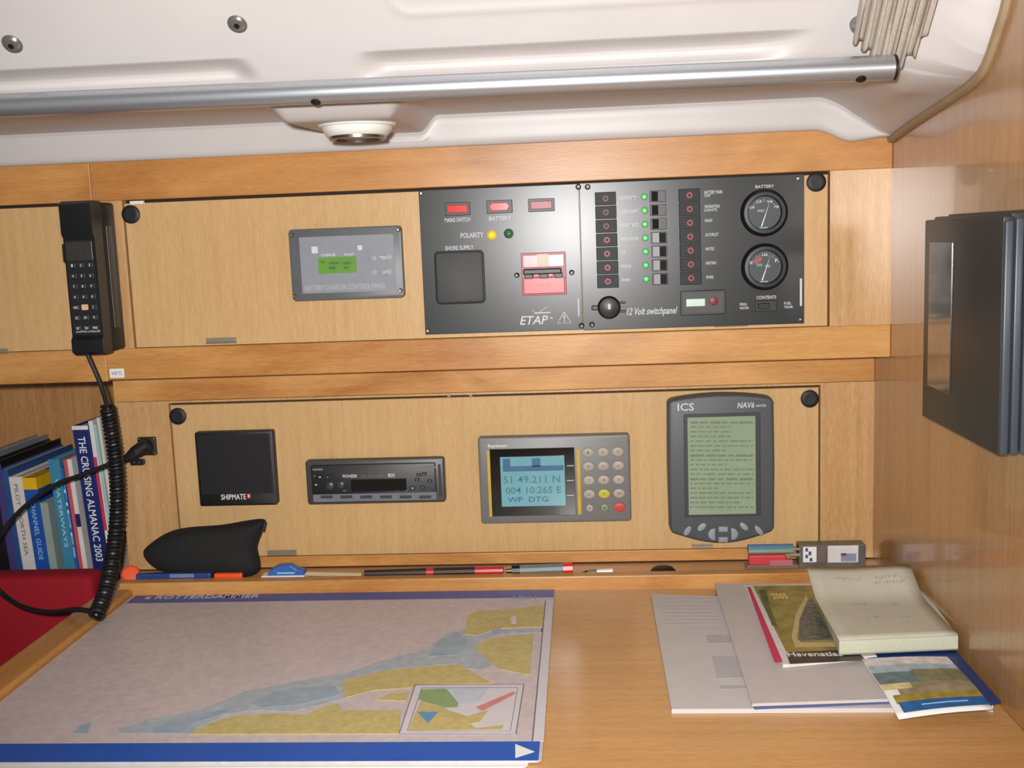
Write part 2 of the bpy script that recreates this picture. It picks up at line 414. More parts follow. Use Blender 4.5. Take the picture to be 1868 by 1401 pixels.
# gathered curtain top right
cl0, n_ = on_slope(1632, 60, .02)
cu_ = BM()
lens_ = []
NP = 7; x_l, x_r = onY(1566, 40, -.415).x, onY(1700, 40, -.415).x
sl = Vector((0, -.683, .73))            # up the slope
base0 = on_slope(1632, 90, .014)[0]
rows = 16; cols = NP*8
ends = {0: .028, .08: .026, .14: .022, .3: .012, .45: .003, .58: .0, .68: -.003, .78: .000, .86: .006, 1.0: .025}
ek = sorted(ends)
def endf(u):
    for a, b in zip(ek, ek[1:]):
        if a <= u <= b: return ends[a]+(ends[b]-ends[a])*(u-a)/(b-a)
    return 0
gridc = []
for r in range(rows+1):
    v = r/rows; row = []
    for c in range(cols+1):
        u = c/cols; ph = u*NP*2*math.pi
        amp = .0062*(1+.25*math.sin(u*9))
        s0 = endf(u)+.0025*math.sin(ph+1.3)
        s = s0 + (.25-s0)*v**1.4
        off = amp*math.sin(ph+.5*math.sin(v*3+u*4))+.010
        wid = 1+.05*math.sin(v*2.5)
        xx = (x_l+x_r)/2+(u-.5)*(x_r-x_l)*wid + .003*math.cos(ph)
        row.append(cu_.verts.new(Vector((xx, base0.y, base0.z)) + sl*s + Vector((0, -.73, -.683))*off))
    gridc.append(row)
for A, B in zip(gridc, gridc[1:]):
    for i in range(len(A)-1): cu_.faces.new((A[i], A[i+1], B[i+1], B[i]))
M_curt = pm('beige_cloth', (172, 160, 148), .85, var=.08, scale=300, bump=.2)
ct = thing('gathered_curtain', base0, 'beige curtain gathered in pleats at the end of the tube rail', 'curtain')
co = obj('cloth', cu_, M_curt, ct, True, angle=80)
sm = co.modifiers.new('thickness', 'SOLIDIFY'); sm.thickness = .0014; sm.offset = 0
#@@OBJECTS
# ------------------------------------------------------------------ small shared part builders
def screwY(px, py, yp, parent, r=.0028, mat=None):
    p = onY(px, py, yp)
    s = obj('screw', lathe((p.x, yp+.0003, p.z), (0, -1, 0), [(0, .0010), (r*.6, .0012), (r, .0004), (r, 0)], 14), mat or M_steel, parent, True)
    return s
def bars(px_lines, yp, mat, parent, name='lettering', th=.0002, kind=None):
    """small flat printed blocks given as pixel rectangles"""
    bm = BM()
    for r in px_lines:
        x0, x1, z0, z1 = rectY(*r, yp); box(x0, x1, yp-th, yp, z0, z1, bm=bm)
    return obj(name, bm, mat, parent)

# ------------------------------------------------------------------ charger display
yf = YU-.010
M_cgrey = pm('charger_grey', (92, 94, 98), .42, var=.05)
M_cface = pm('charger_face', (134, 138, 146), .5, var=.03)
r = rectY(525, 419, 738, 543, yf)
CH = thing('charger_display', ((r[0]+r[1])/2, YU, r[2]), 'grey control panel with small green screen on the upper locker door', 'display')
obj('housing', plateY(*r, yf, YU+.0004, .005, .0015), M_cgrey, CH, True)
q = rectY(545, 433, 723, 530, yf-.0008)
fc = obj('front_plate', plateY(*q, yf-.0008, yf+.001, .001, .0002), M_cface, CH)
q = rectY(580, 470, 651, 497, yf-.0012)
lcd = obj('green_screen', plateY(*q, yf-.0014, yf, .0005, 0), pm('green_lcd', (90, 142, 42), .35, emit=.06), CH)
bars([(585, 476, 592, 480), (600, 478, 618, 482), (600, 486, 612, 491), (626, 478, 640, 482), (628, 486, 636, 490)], yf-.0014, pm('green_lcd_ink', (66, 108, 34), .5), lcd, 'screen_text')
for px in ((568, 450, 580, 462), (652, 448, 661, 456)):
    q = rectY(*px, yf-.001); obj('icon', plateY(*q, yf-.0012, yf, .0006, 0), M_print, fc)
letterY('CHARGE', (586, 463, 612, 467), yf-.0009, M_print, fc); letterY('FLOAT', (628, 462, 646, 466), yf-.0009, M_print, fc)
letterY('BATTERY CHARGER CONTROL PANEL', (556, 521, 704, 525.5), yf-.0009, pm('soft_print', (172, 176, 178), .6), fc)
for px, py in ((680, 471), (681, 497), (708, 469), (708, 496)):
    p = onY(px, py, yf)
    obj('button', discY(p.x, p.z, .0052, yf-.0016, yf, .0004), pm('charger_key', (146, 150, 156), .5), CH, True)
letterY('MENU', (692, 467, 706, 473), yf-.0017, M_print, fc); letterY('SET', (698, 494, 708, 499), yf-.0017, M_print, fc)
for px, py in ((533, 429), (727, 419), (538, 540), (731, 530)): screwY(px, py, yf, CH)

# ------------------------------------------------------------------ mains panel
yp = YU-.004
r = rectY(763, 345, 1064, 609, yp); MX1 = r[1]
PZ0, PZ1 = .3375, .5205
AC = thing('mains_panel', ((r[0]+r[1])/2, YU, PZ0), 'dark metal mains panel with red breaker and square socket flap', 'switch panel')
obj('plate', box(r[0], MX1-.0003, yp, YU+.0004, PZ0, PZ1, .0006), M_plate, AC)
M_lamp = pm('red_lens', (205, 40, 38), .2, emit=.05, var=.12, scale=300)
M_lamp2 = pm('pale_red_lens', (160, 60, 72), .4, var=.12, scale=300)
for i, px in enumerate(((811, 370, 858, 392), (887, 366, 935, 388), (963, 363, 1012, 385))):
    q = rectY(*px, yp-.003)
    b = obj('indicator', plateY(*q, yp-.003, yp, .001, .0006), M_black, AC)
    d = (q[1]-q[0])*.10; e = (q[3]-q[2])*.2
    lens = [(q[0]+d, q[2]+e), (q[1]-d, q[2]+e), (q[1]-d, q[3]-e), (q[0]+d, q[3]-e)] if i != 1 else [(q[0]+d, (q[2]+q[3])/2), (q[0]+d*2, q[2]+e), (q[1]-d*2, q[2]+e), (q[1]-d, (q[2]+q[3])/2), (q[1]-d*2, q[3]-e), (q[0]+d*2, q[3]-e)]
    obj('lens', prism([(a, yp-.0042, c) for a, c in lens], (0, .002, 0), .0006), M_lamp if i < 2 else M_lamp2, b)
letterY('MAINS SWITCH', (811, 398, 858, 404), yp, M_print, AC)
letterY('BATTERY', (892, 395, 932, 401), yp, M_print, AC)
letterY('POLARITY', (840, 425, 882, 433), yp, M_print, AC)
for (px, py), c, nm in (((897, 429), (226, 205, 52), 'yellow_led'), ((928, 426), (52, 120, 72), 'green_led')):
    p = onY(px, py, yp-.002)
    b = obj('led', lathe((p.x, yp, p.z), (0, -1, 0), [(.0062, 0), (.0062, .0018), (.005, .002)], 22), M_black if nm[0] == 'g' else pm('amber_ring', (190, 165, 50), .4), AC, True)
    obj('lens', lathe((p.x, yp, p.z), (0, -1, 0), [(.0050, .0015), (.0042, .0032), (.0025, .0043), (0, .0047)], 20), pm(nm, c, .2, emit=.35 if nm[0] == 'y' else .06), b, True)
letterY('SHORE SUPPLY', (812, 449, 864, 455), yp, M_print, AC)
q = rectY(791, 459, 886, 553, yp-.004)
fl = obj('socket_flap', plateY(*q, yp-.003, yp, .006, .0008), M_black2, AC, True)
obj('flap_lid', plateY(q[0]+.0022, q[1]-.0022, q[2]+.0022, q[3]-.0022, yp-.0062, yp-.002, .005, .0012), pm('flap_grey', (62, 62, 64), .6, var=.1, scale=500), fl, True)
# breaker
q = rectY(950, 462, 1034, 537, yp-.003)
M_red = pm('breaker_red', (196, 48, 60), .35, var=.06)
br = obj('breaker', plateY(*q, yp-.003, yp, .001, .0006), pm('breaker_frame', (150, 40, 52), .4), AC)
qx = lambda f: q[0]+(q[1]-q[0])*f
qz = lambda f: q[2]+(q[3]-q[2])*f
obj('lower_cover', box(qx(.04), qx(.96), yp-.0085, yp-.002, qz(.04), qz(.42), .0008), M_red, br)
obj('upper_cover', box(qx(.04), qx(.96), yp-.0065, yp-.002, qz(.66), qz(.95), .0006), pm('breaker_pink', (212, 92, 100), .3), br)
obj('label_window', box(qx(.36), qx(.62), yp-.0069, yp-.003, qz(.68), qz(.96)), pm('ivory', (214, 200, 176), .5), br)
obj('lever', box(qx(.05), qx(.90), yp-.017, yp-.004, qz(.50), qz(.63), .0015), M_black, br)
for f in (.08, .42, .74): obj('lever_arm', box(qx(f), qx(f+.18), yp-.013, yp-.003, qz(.40), qz(.52), .0008), M_black, br)
for f in (.28, .60): obj('toggle_mark', box(qx(f), qx(f+.11), yp-.0125, yp-.003, qz(.44), qz(.52), .0004), M_red, br)
for f in (.30, .42, .55): obj('cover_print', box(qx(f), qx(f+.08), yp-.0088, yp-.008, qz(.22), qz(.26)), pm('pink_print', (225, 130, 135), .5), br)
for px, py in ((943, 502), (1043, 497)): screwY(px, py, yp, AC, .0034, M_dkscrew)
# maker's lettering with roof line, warning triangle
letterY('ETAP', (948, 577, 1000, 591), yp, M_print, AC, shear=.25)
bars([(975, 570, 1004, 571), (1004, 579, 1008, 581)], yp, M_print, AC, 'emblem')
a, b_, c_ = onY(978, 573, yp), onY(971, 565, yp), onY(998, 560, yp)
obj('emblem', tube([b_, a, c_], .0005, 5), M_print, AC)
a, b_, c_ = onY(1029, 569, yp), onY(1017, 590, yp), onY(1042, 589, yp)
obj('warning_triangle', tube([a, b_, c_, a], .0009, 6), M_print, AC)
letterY('!', (1028, 575, 1031, 587), yp, M_print, AC)
bars([(1054, 545, 1057, 577)], yp, M_print, AC, 'side_print')
for px, py in ((769, 353), (781, 603)): screwY(px, py, yp, AC, .0028)
for px, py in ((1055, 341), (1061, 594)): screwY(px, py, yp, AC, .0036, M_dkscrew)

# ------------------------------------------------------------------ battery panel
r = rectY(1064, 335, 1467, 595, yp)
DC = thing('battery_panel', ((r[0]+r[1])/2, YU, PZ0), 'dark metal battery panel with rocker switches and two round gauges', 'switch panel')
obj('plate', box(MX1+.0003, r[1], yp, YU+.0004, PZ0-.001, PZ1+.0005, .0006), M_plate, DC)
M_brk = pm('breaker_black', (34, 36, 40), .5, spec=.25)
M_mark = pm('red_mark', (120, 32, 36), .45)
def lerp(a, b, t): return a+(b-a)*t
labsL = ['BILGE PUMP', 'CABIN LIGHT', 'INSTRUMENTS', 'FRESH WATER', 'VHF', 'FRIDGE', 'SPARE']
labsR = ['BATTERY MAIN', 'NAVIGATION', 'RADIO', 'AUTOPILOT', 'NAVTEX', 'HEATING', 'SPARE']
for i in range(7):
    t = i/6
    for x0, x1, y0 in ((lerp(1085, 1089, t), lerp(1124, 1129, t), lerp(351, 502, t)), (lerp(1238, 1241, t), lerp(1277, 1280, t), lerp(345, 496, t))):
        q = rectY(x0, y0, x1, y0+22.5, yp-.003)
        b = obj('circuit_breaker', box(q[0], q[1], yp-.0032, yp, q[2], q[3], .0007), M_brk, DC)
        cx, cz = (q[0]+q[1])/2, (q[2]+q[3])/2
        obj('push_button', lathe((cx, yp-.003, cz), (0, -1, 0), [(.0046, 0), (.0046, .0012), (.004, .0018), (0, .0018)], 18), M_mark if (i > 2 or x0 > 1200) else pm('dull_red', (96, 50, 44), .5), b, True)
        obj('button_centre', lathe((cx, yp-.0047, cz), (0, -1, 0), [(.0018, 0), (.0018, .0004), (0, .0004)], 12), M_brk, b)
    # led + rocker
    p = onY(lerp(1175.5, 1179, t), lerp(359, 509, t), yp-.002)
    b = obj('led', lathe((p.x, yp, p.z), (0, -1, 0), [(.0042, 0), (.0042, .0014), (.0034, .0016)], 16), pm('led_ring', (70, 120, 70), .4), DC, True)
    obj('lens', lathe((p.x, yp, p.z), (0, -1, 0), [(.0034, .0012), (.0025, .0026), (0, .0032)], 14), pm('green_led_lit', (90, 210, 105), .25, emit=.4), b, True)
    y0 = lerp(348, 499, t)
    q = rectY(lerp(1185, 1190, t), y0, lerp(1215, 1219, t), y0+20, yp-.003)
    b = obj('rocker_switch', box(q[0], q[1], yp-.003, yp, q[2], q[3], .0005), M_black, DC)
    xa, xb, xm = q[0]+.002, q[1]-.002, (q[0]+q[1])/2
    on = i >= 3
    hi, lo2 = (.0085, .0035)
    ya, yb = (yp-lo2, yp-hi) if on else (yp-hi, yp-lo2)
    obj('rocker', prism([(xa, ya, q[2]+.0012), (xa, ya, q[3]-.0012), (xm, yp-.0045, q[3]-.0012), (xm, yp-.0045, q[2]+.0012)], (0, .003, 0)), M_black2 if not on else pm('rocker_grey', (104, 104, 108), .4), b)
    obj('rocker', prism([(xm, yp-.0045, q[2]+.0012), (xm, yp-.0045, q[3]-.0012), (xb, yb, q[3]-.0012), (xb, yb, q[2]+.0012)], (0, .003, 0)), M_black2 if on else pm('rocker_grey', (104, 104, 108), .4), b)
    letterY(labsL[i], (lerp(1130, 1134, t), lerp(358, 508, t), lerp(1130, 1134, t)+len(labsL[i])*3.0, lerp(358, 508, t)+5), yp, M_print, DC)
    letterY(labsR[i], (lerp(1285, 1288, t), lerp(348, 503, t), lerp(1285, 1288, t)+len(labsR[i])*2.7, lerp(348, 503, t)+5), yp, M_print, DC)
letterY('OFF', (1285, 355, 1296, 359), yp, M_print, DC); letterY('LIGHTS', (1285, 381, 1308, 385), yp, M_print, DC)
# gauges
def gauge(px, py, kind):
    p = onY(px, py, yp-.006); R = .0262
    c = (p.x, yp, p.z)
    g = obj('gauge', lathe(c, (0, -1, 0), [(R+.003, 0), (R+.003, .0015), (R+.001, .005), (R-.001, .0075), (R-.005, .0078), (R-.0062, .005), (R-.0062, .002)], 44), M_black, DC, True)
    obj('dial', lathe(c, (0, -1, 0), [(R-.0055, .0026), (0, .0026)], 40), pm('dial_face', (48, 56, 62), .45), g)
    yd = yp-.0028
    bm = BM()
    for k in range(13):
        a = math.radians(150-120*k/12); r0, r1 = .0175, (.0210 if k % 3 == 0 else .0195)
        tube([(p.x+r0*math.cos(a), yd, p.z-.004+r0*math.sin(a)), (p.x+r1*math.cos(a), yd, p.z-.004+r1*math.sin(a))], .00028, 5, bm)
    obj('scale_marks', bm, M_print, g)
    obj('needle', prism([(p.x-.0042, yd-.0006, p.z-.0165), (p.x-.0028, yd-.0006, p.z-.0170), (p.x+.0068, yd-.0006, p.z+.0135)], (0, .0004, 0)), M_white, g)
    def lt(s, dx, dz, w_, h_, mt=M_print): obj('lettering', text_bm(s, (p.x+dx, yd, p.z+dz), w_, h_), mt, g)
    if kind == 0:
        lt('10', -.017, .0055, .005, .0032); lt('12', -.0085, .0125, .005, .0032); lt('14', .0045, .0120, .005, .0032); lt('16', .0125, .0055, .005, .0032); lt('VOLT', -.0085, .0010, .009, .0030)
    else:
        a = [math.radians(t_) for t_ in range(105, 146, 5)]
        obj('red_zone', prism([(p.x+.0175*math.cos(t_), yd-.0001, p.z-.004+.0175*math.sin(t_)) for t_ in a]+[(p.x+.0125*math.cos(t_), yd-.0001, p.z-.004+.0125*math.sin(t_)) for t_ in reversed(a)], (0, .0002, 0)), pm('gauge_red', (170, 60, 76), .5), g)
        obj('green_zone', box(p.x-.010, p.x-.003, yd-.0001, yd, p.z+.001, p.z+.0042), pm('gauge_green', (70, 150, 110), .5), g)
        lt('E', -.018, .004, .003, .0034); lt('1/2', -.003, .0135, .006, .0034); lt('F', .0125, .0055, .0035, .0038); lt('WATER', .0006, -.0006, .006, .0028)
    obj('dial_foot', box(p.x-.0062, p.x+.0040, yd-.0002, yd, p.z-.0188, p.z-.0176), pm('pale_green_print', (150, 190, 175), .5), g)
gauge(1395, 388, 0); gauge(1396, 487, 1)
letterY('BATTERY', (1378, 338, 1412, 342), yp, M_print, DC)
letterY('CONTENTS', (1380, 540, 1416, 545), yp, M_print, DC)
letterY('FRESH\nWATER', (1349, 553, 1366, 564), yp, M_print, DC); letterY('FUEL\nTANK', (1430, 551, 1447, 562), yp, M_print, DC)
q = rectY(1378, 549, 1417, 567, yp-.002)
s_ = obj('slide_switch', box(q[0], q[1], yp-.002, yp, q[2], q[3], .0006), M_black, DC)
obj('slide_knob', box(q[0]+.003, q[0]+.017, yp-.006, yp-.001, q[2]+.003, q[3]-.003, .0008), M_black2, s_)
bars([(1459, 508, 1463, 558)], yp, M_print, DC, 'side_print')
# 12 V socket
p = onY(1111, 561, yp-.006)
so = obj('power_socket', lathe((p.x, yp, p.z), (0, -1, 0), [(.0145, 0), (.0145, .006), (.012, .009), (.006, .0105), (0, .0108)], 30), M_black, DC, True)
obj('cap_strap', box(p.x-.022, p.x-.010, yp-.004, yp, p.z-.003, p.z+.003, .0012), M_black, so)
for s2 in (-1, 1): obj('hinge_lug', box(p.x+.010, p.x+.021, yp-.004, yp, p.z+s2*.0055-.0014, p.z+s2*.0055+.0014, .0008), M_black, so)
obj('cap_mark', box(p.x-.0015, p.x+.002, yp-.0114, yp-.009, p.z-.002, p.z+.005, .0006), M_print, so)
letterY('12 Volt switchpanel', (1143, 562, 1236, 576), yp, M_print, DC, shear=.35)
# digital meter
q = rectY(1241, 531, 1324, 573, yp-.003)
dm = obj('digital_meter', plateY(*q, yp-.0035, yp, .0015, .0008), M_black, DC)
obj('meter_face', plateY(q[0]+.0025, q[1]-.0025, q[2]+.0025, q[3]-.0025, yp-.0040, yp-.002, .001, .0002), pm('meter_face', (58, 60, 60), .5), dm)
e = rectY(1252, 546, 1286, 558, yp-.004); obj('meter_screen', box(e[0], e[1], yp-.0044, yp-.003, e[2], e[3]), pm('pale_lcd', (190, 212, 196), .35, emit=.1), dm)
p = onY(1302, 549, yp-.004); obj('meter_button', lathe((p.x, yp-.004, p.z), (0, -1, 0), [(.0056, 0), (.0056, .001), (.004, .0016), (0, .0016)], 18), M_mark, dm, True)
for px, py in ((1455, 326), (1459, 582)): screwY(px, py, yp, DC, .0028)
for px, py in ((1072, 341), (1080, 592)): screwY(px, py, yp, DC, .0036, M_dkscrew)

# ------------------------------------------------------------------ telephone handset on its cradle
hf = -.137
hx0, hx1 = onY(117, 500, hf).x, onY(219, 500, YU).x
hz1, hz0 = onY(140, 366, hf).z, onY(160, 648, hf).z
HS = thing('telephone_handset', ((hx0+hx1)/2, YU, hz0), 'black corded radio telephone handset in its wall cradle', 'handset')
obj('cradle', box(hx0+.006, hx1, -.108, YU+.0005, hz0+.001, hz1-.001, .004, 3), M_black2, HS, True)
obj('cradle_rib', box(hx1-.0006, hx1+.0012, -.100, -.084, hz0+.03, hz1-.03, .001), M_black, HS)
prof_h = [(-.111, hz1), (hf+.006, hz1), (hf, hz1-.004), (hf, hz1-.040), (hf+.004, hz1-.046), (hf+.004, hz0+.024), (hf, hz0+.019), (hf, hz0+.004), (hf+.006, hz0), (-.111, hz0)]
obj('handset_body', prism([(hx0, a, c) for a, c in prof_h], (hx1-hx0, 0, 0), .002, 2), M_black, HS, True)
obj('side_button', box(hx0-.004, hx0+.002, hf+.008, hf+.02, hz1-.075, hz1-.052, .001), M_black2, HS)
kf = hf+.004
hp = obj('keypad_plate', box(hx0+.003, hx1-.002, kf-.0008, kf+.001, hz0+.026, hz1-.048), M_black2, HS)
e = (hx0+.0035, hx1-.004, hz1-.073, hz1-.050)
ls = obj('handset_screen', box(e[0], e[1], kf-.0014, kf, e[2], e[3], .0003), pm('handset_lcd', (56, 54, 50), .3), HS)
obj('lettering', text_bm('16', (e[0]+.016, kf-.0014, e[2]+.007), .009, .007), pm('handset_lcd_ink', (44, 42, 36), .5), ls)
keys = ['1', '2', '3', '4', '5', '6', '7', '8', '9', '*', '0', '#', 'H/L', '', 'C', 'SC', 'DW', 'M', 'UP', 'DN', 'PWR']
ytop, ybot = hz1-.079, hz0+.034
for rr in range(7):
    for cc in range(3):
        kx = hx0+(hx1-hx0)*(.25, .52, .79)[cc]; kz = lerp(ytop, ybot, rr/6)
        s = keys[rr*3+cc]
        k = obj('key', plateY(kx-.0042, kx+.0042, kz-.0036, kz+.0036, kf-.0024, kf, .001, .0005, n=2), pm('orange_key', (216, 170, 130), .5) if (rr, cc) == (4, 1) else pm('key_black', (34, 36, 38), .45), HS)
        if s: obj('lettering', text_bm(s, (kx-.0010*len(s), kf-.0024, kz-.0017), .0020*len(s), .0034), M_print, k)
obj('lettering', text_bm('SHIPMATE RS8300', (hx0+.007, kf-.001, hz0+.0285), .031, .0026), M_print, HS)
# straight lead + coil + tail
e0 = Vector(((hx0+hx1)/2-.006, -.125, hz0))
cpts = [onY(px, py, yy) for px, py, yy in ((171, 646, -.125), (183, 700, -.118), (196, 742, -.108), (204, 790, -.103), (213, 860, -.108), (214, 940, -.122), (205, 1020, -.150), (192, 1080, -.185), (175, 1124, -.215))]
top = spline(cpts[:4], 8)
HC = thing('coiled_cord', cpts[2], 'black coiled telephone cord hanging in front of the books', 'cord')
obj('straight_lead', tube(spline([e0]+cpts[1:3], 8), .0030, 8), M_black2, HC, True)
axis = spline(cpts[2:], 14); Ls = [0]
for a, b in zip(axis, axis[1:]): Ls.append(Ls[-1]+(b-a).length)
turns = int(Ls[-1]/.0052); pts = []; N_ = turns*14
def axat(s):
    for i in range(len(axis)-1):
        if Ls[i+1] >= s: return axis[i].lerp(axis[i+1], (s-Ls[i])/(Ls[i+1]-Ls[i])), (axis[i+1]-axis[i]).normalized()
    return axis[-1], (axis[-1]-axis[-2]).normalized()
for i in range(N_+1):
    s = Ls[-1]*i/N_; p, tn = axat(s); u, v, _ = frame_axes(tn); a = 2*math.pi*i/14
    pts.append(p+(u*math.cos(a)+v*math.sin(a))*.0080)
obj('coil', tube(pts, .0024, 6), M_black, HC, True)
tail = [axis[-1]+Vector((-.004, .004, .004))]+[onY(px, py, yy) for px, py, yy in ((140, 1112, -.20), (95, 1117, -.17), (50, 1110, -.14), (15, 1092, -.10), (-20, 1062, -.09), (-80, 1020, -.08))]
obj('tail_lead', tube(spline(tail, 10), .0034, 8), M_black2, HC, True)

# ------------------------------------------------------------------ loudspeaker
sf = YL-.012
r = rectY(354, 789, 506, 921, sf)
SP = thing('loudspeaker', ((r[0]+r[1])/2, YL, r[2]), 'square flat black loudspeaker on the lower cabinet door', 'loudspeaker')
obj('housing', plateY(*r, sf, YL+.0004, .003, .0015), M_black, SP, True)
gz = r[2]+.017
gr = obj('grille', plateY(r[0]+.004, r[1]-.004, gz, r[3]-.004, sf-.0012, sf+.001, .002, .0005), M_black2, SP)
bm = BM()
for i in range(24):
    x = lerp(r[0]+.008, r[1]-.008, i/23); box(x-.0009, x+.0009, sf-.0018, sf-.001, gz+.004, r[3]-.008, bm=bm)
obj('grille_ribs', bm, pm('grille_black', (12, 12, 13), .7), gr)
letterY('SHIPMATE', (403, 902, 449, 911), sf, M_white, SP)
q = rectY(450, 900, 458, 909, sf); obj('red_mark', box(q[0], q[1], sf-.0004, sf, q[2], q[3]), pm('logo_red', (190, 40, 36), .5), SP)
q = rectY(452.5, 902, 455.5, 907, sf); obj('red_mark', box(q[0], q[1], sf-.0006, sf, q[2], q[3]), M_white, SP)

# ------------------------------------------------------------------ car radio
rf = YL-.012
r = rectY(556, 841, 813, 916, rf)
RD = thing('car_radio', ((r[0]+r[1])/2, YL, r[2]), 'slim black car radio set into the lower cabinet door', 'radio')
obj('surround', plateY(*r, rf, YL+.0004, .004, .002), pm('radio_surround', (62, 60, 56), .4), RD, True)
q = rectY(567, 849, 797, 911, rf-.002)
fp = obj('front_panel', plateY(*q, rf-.004, rf+.001, .002, .001), M_black, RD, True)
fy = rf-.004
e = rectY(640, 875, 742, 895, fy); obj('display', box(e[0], e[1], fy-.0004, fy+.001, e[2], e[3]), pm('radio_display', (14, 16, 14), .15), fp)
letterY('PIONEER', (625, 866, 652, 871), fy, M_print, fp); letterY('CD PLAYER', (657, 867, 700, 870), fy, pm('dim_print', (110, 112, 112), .6), fp)
letterY('RDS', (708, 864, 720, 870), fy, M_white, fp)
bars([(570, 855, 589, 858), (761, 851, 795, 854)], fy, pm('dim_print', (110, 112, 112), .6), fp, 'trim_line')
e = rectY(571, 902, 797, 911, fy)
obj('slot_flap', box(e[0], e[1], fy-.0012, fy, e[2], e[3], .0003), pm('radio_grey', (112, 115, 122), .35), fp)
for i in range(6):
    e = rectY(585+i*36, 904, 607+i*36, 909, fy-.0014); obj('preset_button', box(e[0], e[1], fy-.002, fy-.001, e[2], e[3], .0003), pm('radio_key', (58, 60, 64), .35), fp)
for px, py, rr_ in ((602, 886, .006), (622, 884, .0055)):
    p = onY(px, py, fy); obj('knob', lathe((p.x, fy, p.z), (0, -1, 0), [(rr_, 0), (rr_, .002), (rr_*.7, .0032), (0, .0034)], 20), pm('radio_key', (58, 60, 64), .35), fp, True)
for px, py in ((584, 870), (577, 884), (574, 868), (598, 870), (761, 875), (753, 890), (771, 889), (784, 877), (774, 864), (764, 866)):
    p = onY(px, py, fy); b = obj('button', plateY(p.x-.0032, p.x+.0032, p.z-.0022, p.z+.0022, fy-.0014, fy, .0008, .0003, n=2), M_black2, fp)
    obj('button_mark', box(p.x-.0011, p.x+.0011, fy-.0016, fy-.001, p.z-.0009, p.z+.0009), M_print if px in (584, 577, 753) else pm('dim_print', (110, 112, 112), .6), b)
bars([(625+i*16, 894.5, 632+i*16, 896) for i in range(8)], fy, pm('dim_print', (110, 112, 112), .6), fp, 'preset_marks')
e = rectY(799, 847, 806, 905, rf-.001); obj('release_bar', box(e[0], e[1], rf-.002, rf, e[2], e[3], .0006), pm('radio_key', (58, 60, 64), .35), RD)

# ------------------------------------------------------------------ chart plotter
pf = YL-.016
r = rectY(871, 799, 1152, 951, pf)
GP = thing('chart_plotter', ((r[0]+r[1])/2, YL, r[2]), 'grey position plotter with blue screen, round keys and red button', 'plotter')
M_pg = pm('plotter_grey', (112, 112, 110), .42, var=.03)
obj('housing', plateY(*r, pf, YL+.0004, .004, .003), M_pg, GP, True)
for px in ((888, 822, 899, 942), (1051, 819, 1061, 938)):
    q = rectY(*px, pf); obj('yellow_strip', box(q[0], q[1], pf-.0008, pf+.001, q[2], q[3]), pm('yellow_strip', (196, 160, 48), .4), GP)
q = rectY(893, 820, 1051, 939, pf-.001); sb = obj('screen_frame', box(q[0], q[1], pf-.0012, pf+.001, q[2], q[3], .0003), pm('gloss_black', (14, 13, 13), .12), GP)
q = rectY(912, 834, 1032, 922, pf-.0016); sc = obj('screen', box(q[0], q[1], pf-.0016, pf, q[2], q[3]), pm('blue_lcd', (104, 158, 168), .2, emit=.12, var=.05, scale=25), GP)
sy = pf-.0016
M_ink = pm('lcd_blue_ink', (52, 100, 138), .4); M_ink2 = pm('lcd_teal_ink', (66, 122, 130), .4)
bars([(917, 837, 931, 851), (970, 836, 986, 851), (917, 851, 1028, 858)], sy, M_ink, sc, 'screen_bar')
letterY('51 49.211 N', (918, 869, 1022, 880), sy, M_ink2, sc); letterY('004 10.265 E', (922, 889, 1024, 899), sy, M_ink2, sc)
letterY('WP  DTG', (926, 907, 1000, 915), sy, M_ink, sc)
letterY('Raytheon', (890, 811, 925, 817), pf, M_white, GP)
bars([(1034, 849+i*27, 1047, 850+i*27) for i in range(3)], pf-.0012, M_print, sb, 'key_marks')
for rr in range(5):
    for cc in range(3):
        p = onY(1072.5+cc*27.2+rr*.8, 825+rr*25.3-cc*.8, pf)
        ry = .0062; rx = .0079
        mt = pm('plotter_key', (170, 160, 146), .5)
        if (rr, cc) == (3, 1): mt = pm('plotter_yellow', (190, 182, 46), .5)
        if (rr, cc) == (4, 2): mt = pm('plotter_red', (206, 66, 54), .5)
        if (rr, cc) == (4, 0): rx = ry = .005
        if (rr, cc) == (4, 1): rx = ry = .005; mt = pm('plotter_green', (128, 150, 110), .5)
        k = obj('key', discY(p.x, p.z, rx, pf-.0028, pf, .001, n=20, rz=ry), mt, GP, True)
        s = ['1', '2', '3', '4', '5', '6', '7', '8', '9', 'CL', '0', 'EN', '+', '-', 'PWR'][rr*3+cc]
        obj('lettering', text_bm(s, (p.x-.0012*len(s), pf-.0028, p.z-.0018), .0024*len(s), .0036), pm('key_print', (104, 98, 92), .6), k)

# ------------------------------------------------------------------ weather receiver
nf = YL-.026
NV = thing('weather_receiver', onY(1315, 990, YL), 'tall dark grey weather message receiver with green text screen', 'receiver')
NV.location.y = YL
tl, trr, bl, brr = onY(1219, 733, nf), onY(1411, 722, nf), onY(1222, 975, nf), onY(1413, 970, nf)
X0, X1 = (tl.x+bl.x)/2, (trr.x+brr.x)/2; Zt, Zb = (tl.z+trr.z)/2, (bl.z+brr.z)/2
out = []
n = 12
for i in range(n+1):
    t = i/n; xx = lerp(X0+.006, X1-.006, t); out.append((xx, Zt+.0055*math.sin(math.pi*t)**.8))
out += [(X1-.002, Zt-.002), (X1, Zt-.006), (X1+.001, (Zt+Zb)/2), (X1, Zb+.006), (X1-.003, Zb+.001)]
for i in range(n+1):
    t = i/n; xx = lerp(X1-.008, X0+.008, t); out.append((xx, Zb-.001-.0135*math.sin(math.pi*t)))
out += [(X0+.003, Zb+.001), (X0, Zb+.006), (X0-.001, (Zt+Zb)/2), (X0, Zt-.006), (X0+.002, Zt-.002)]
M_nv = pm('receiver_grey', (76, 80, 84), .48, var=.06, scale=300)
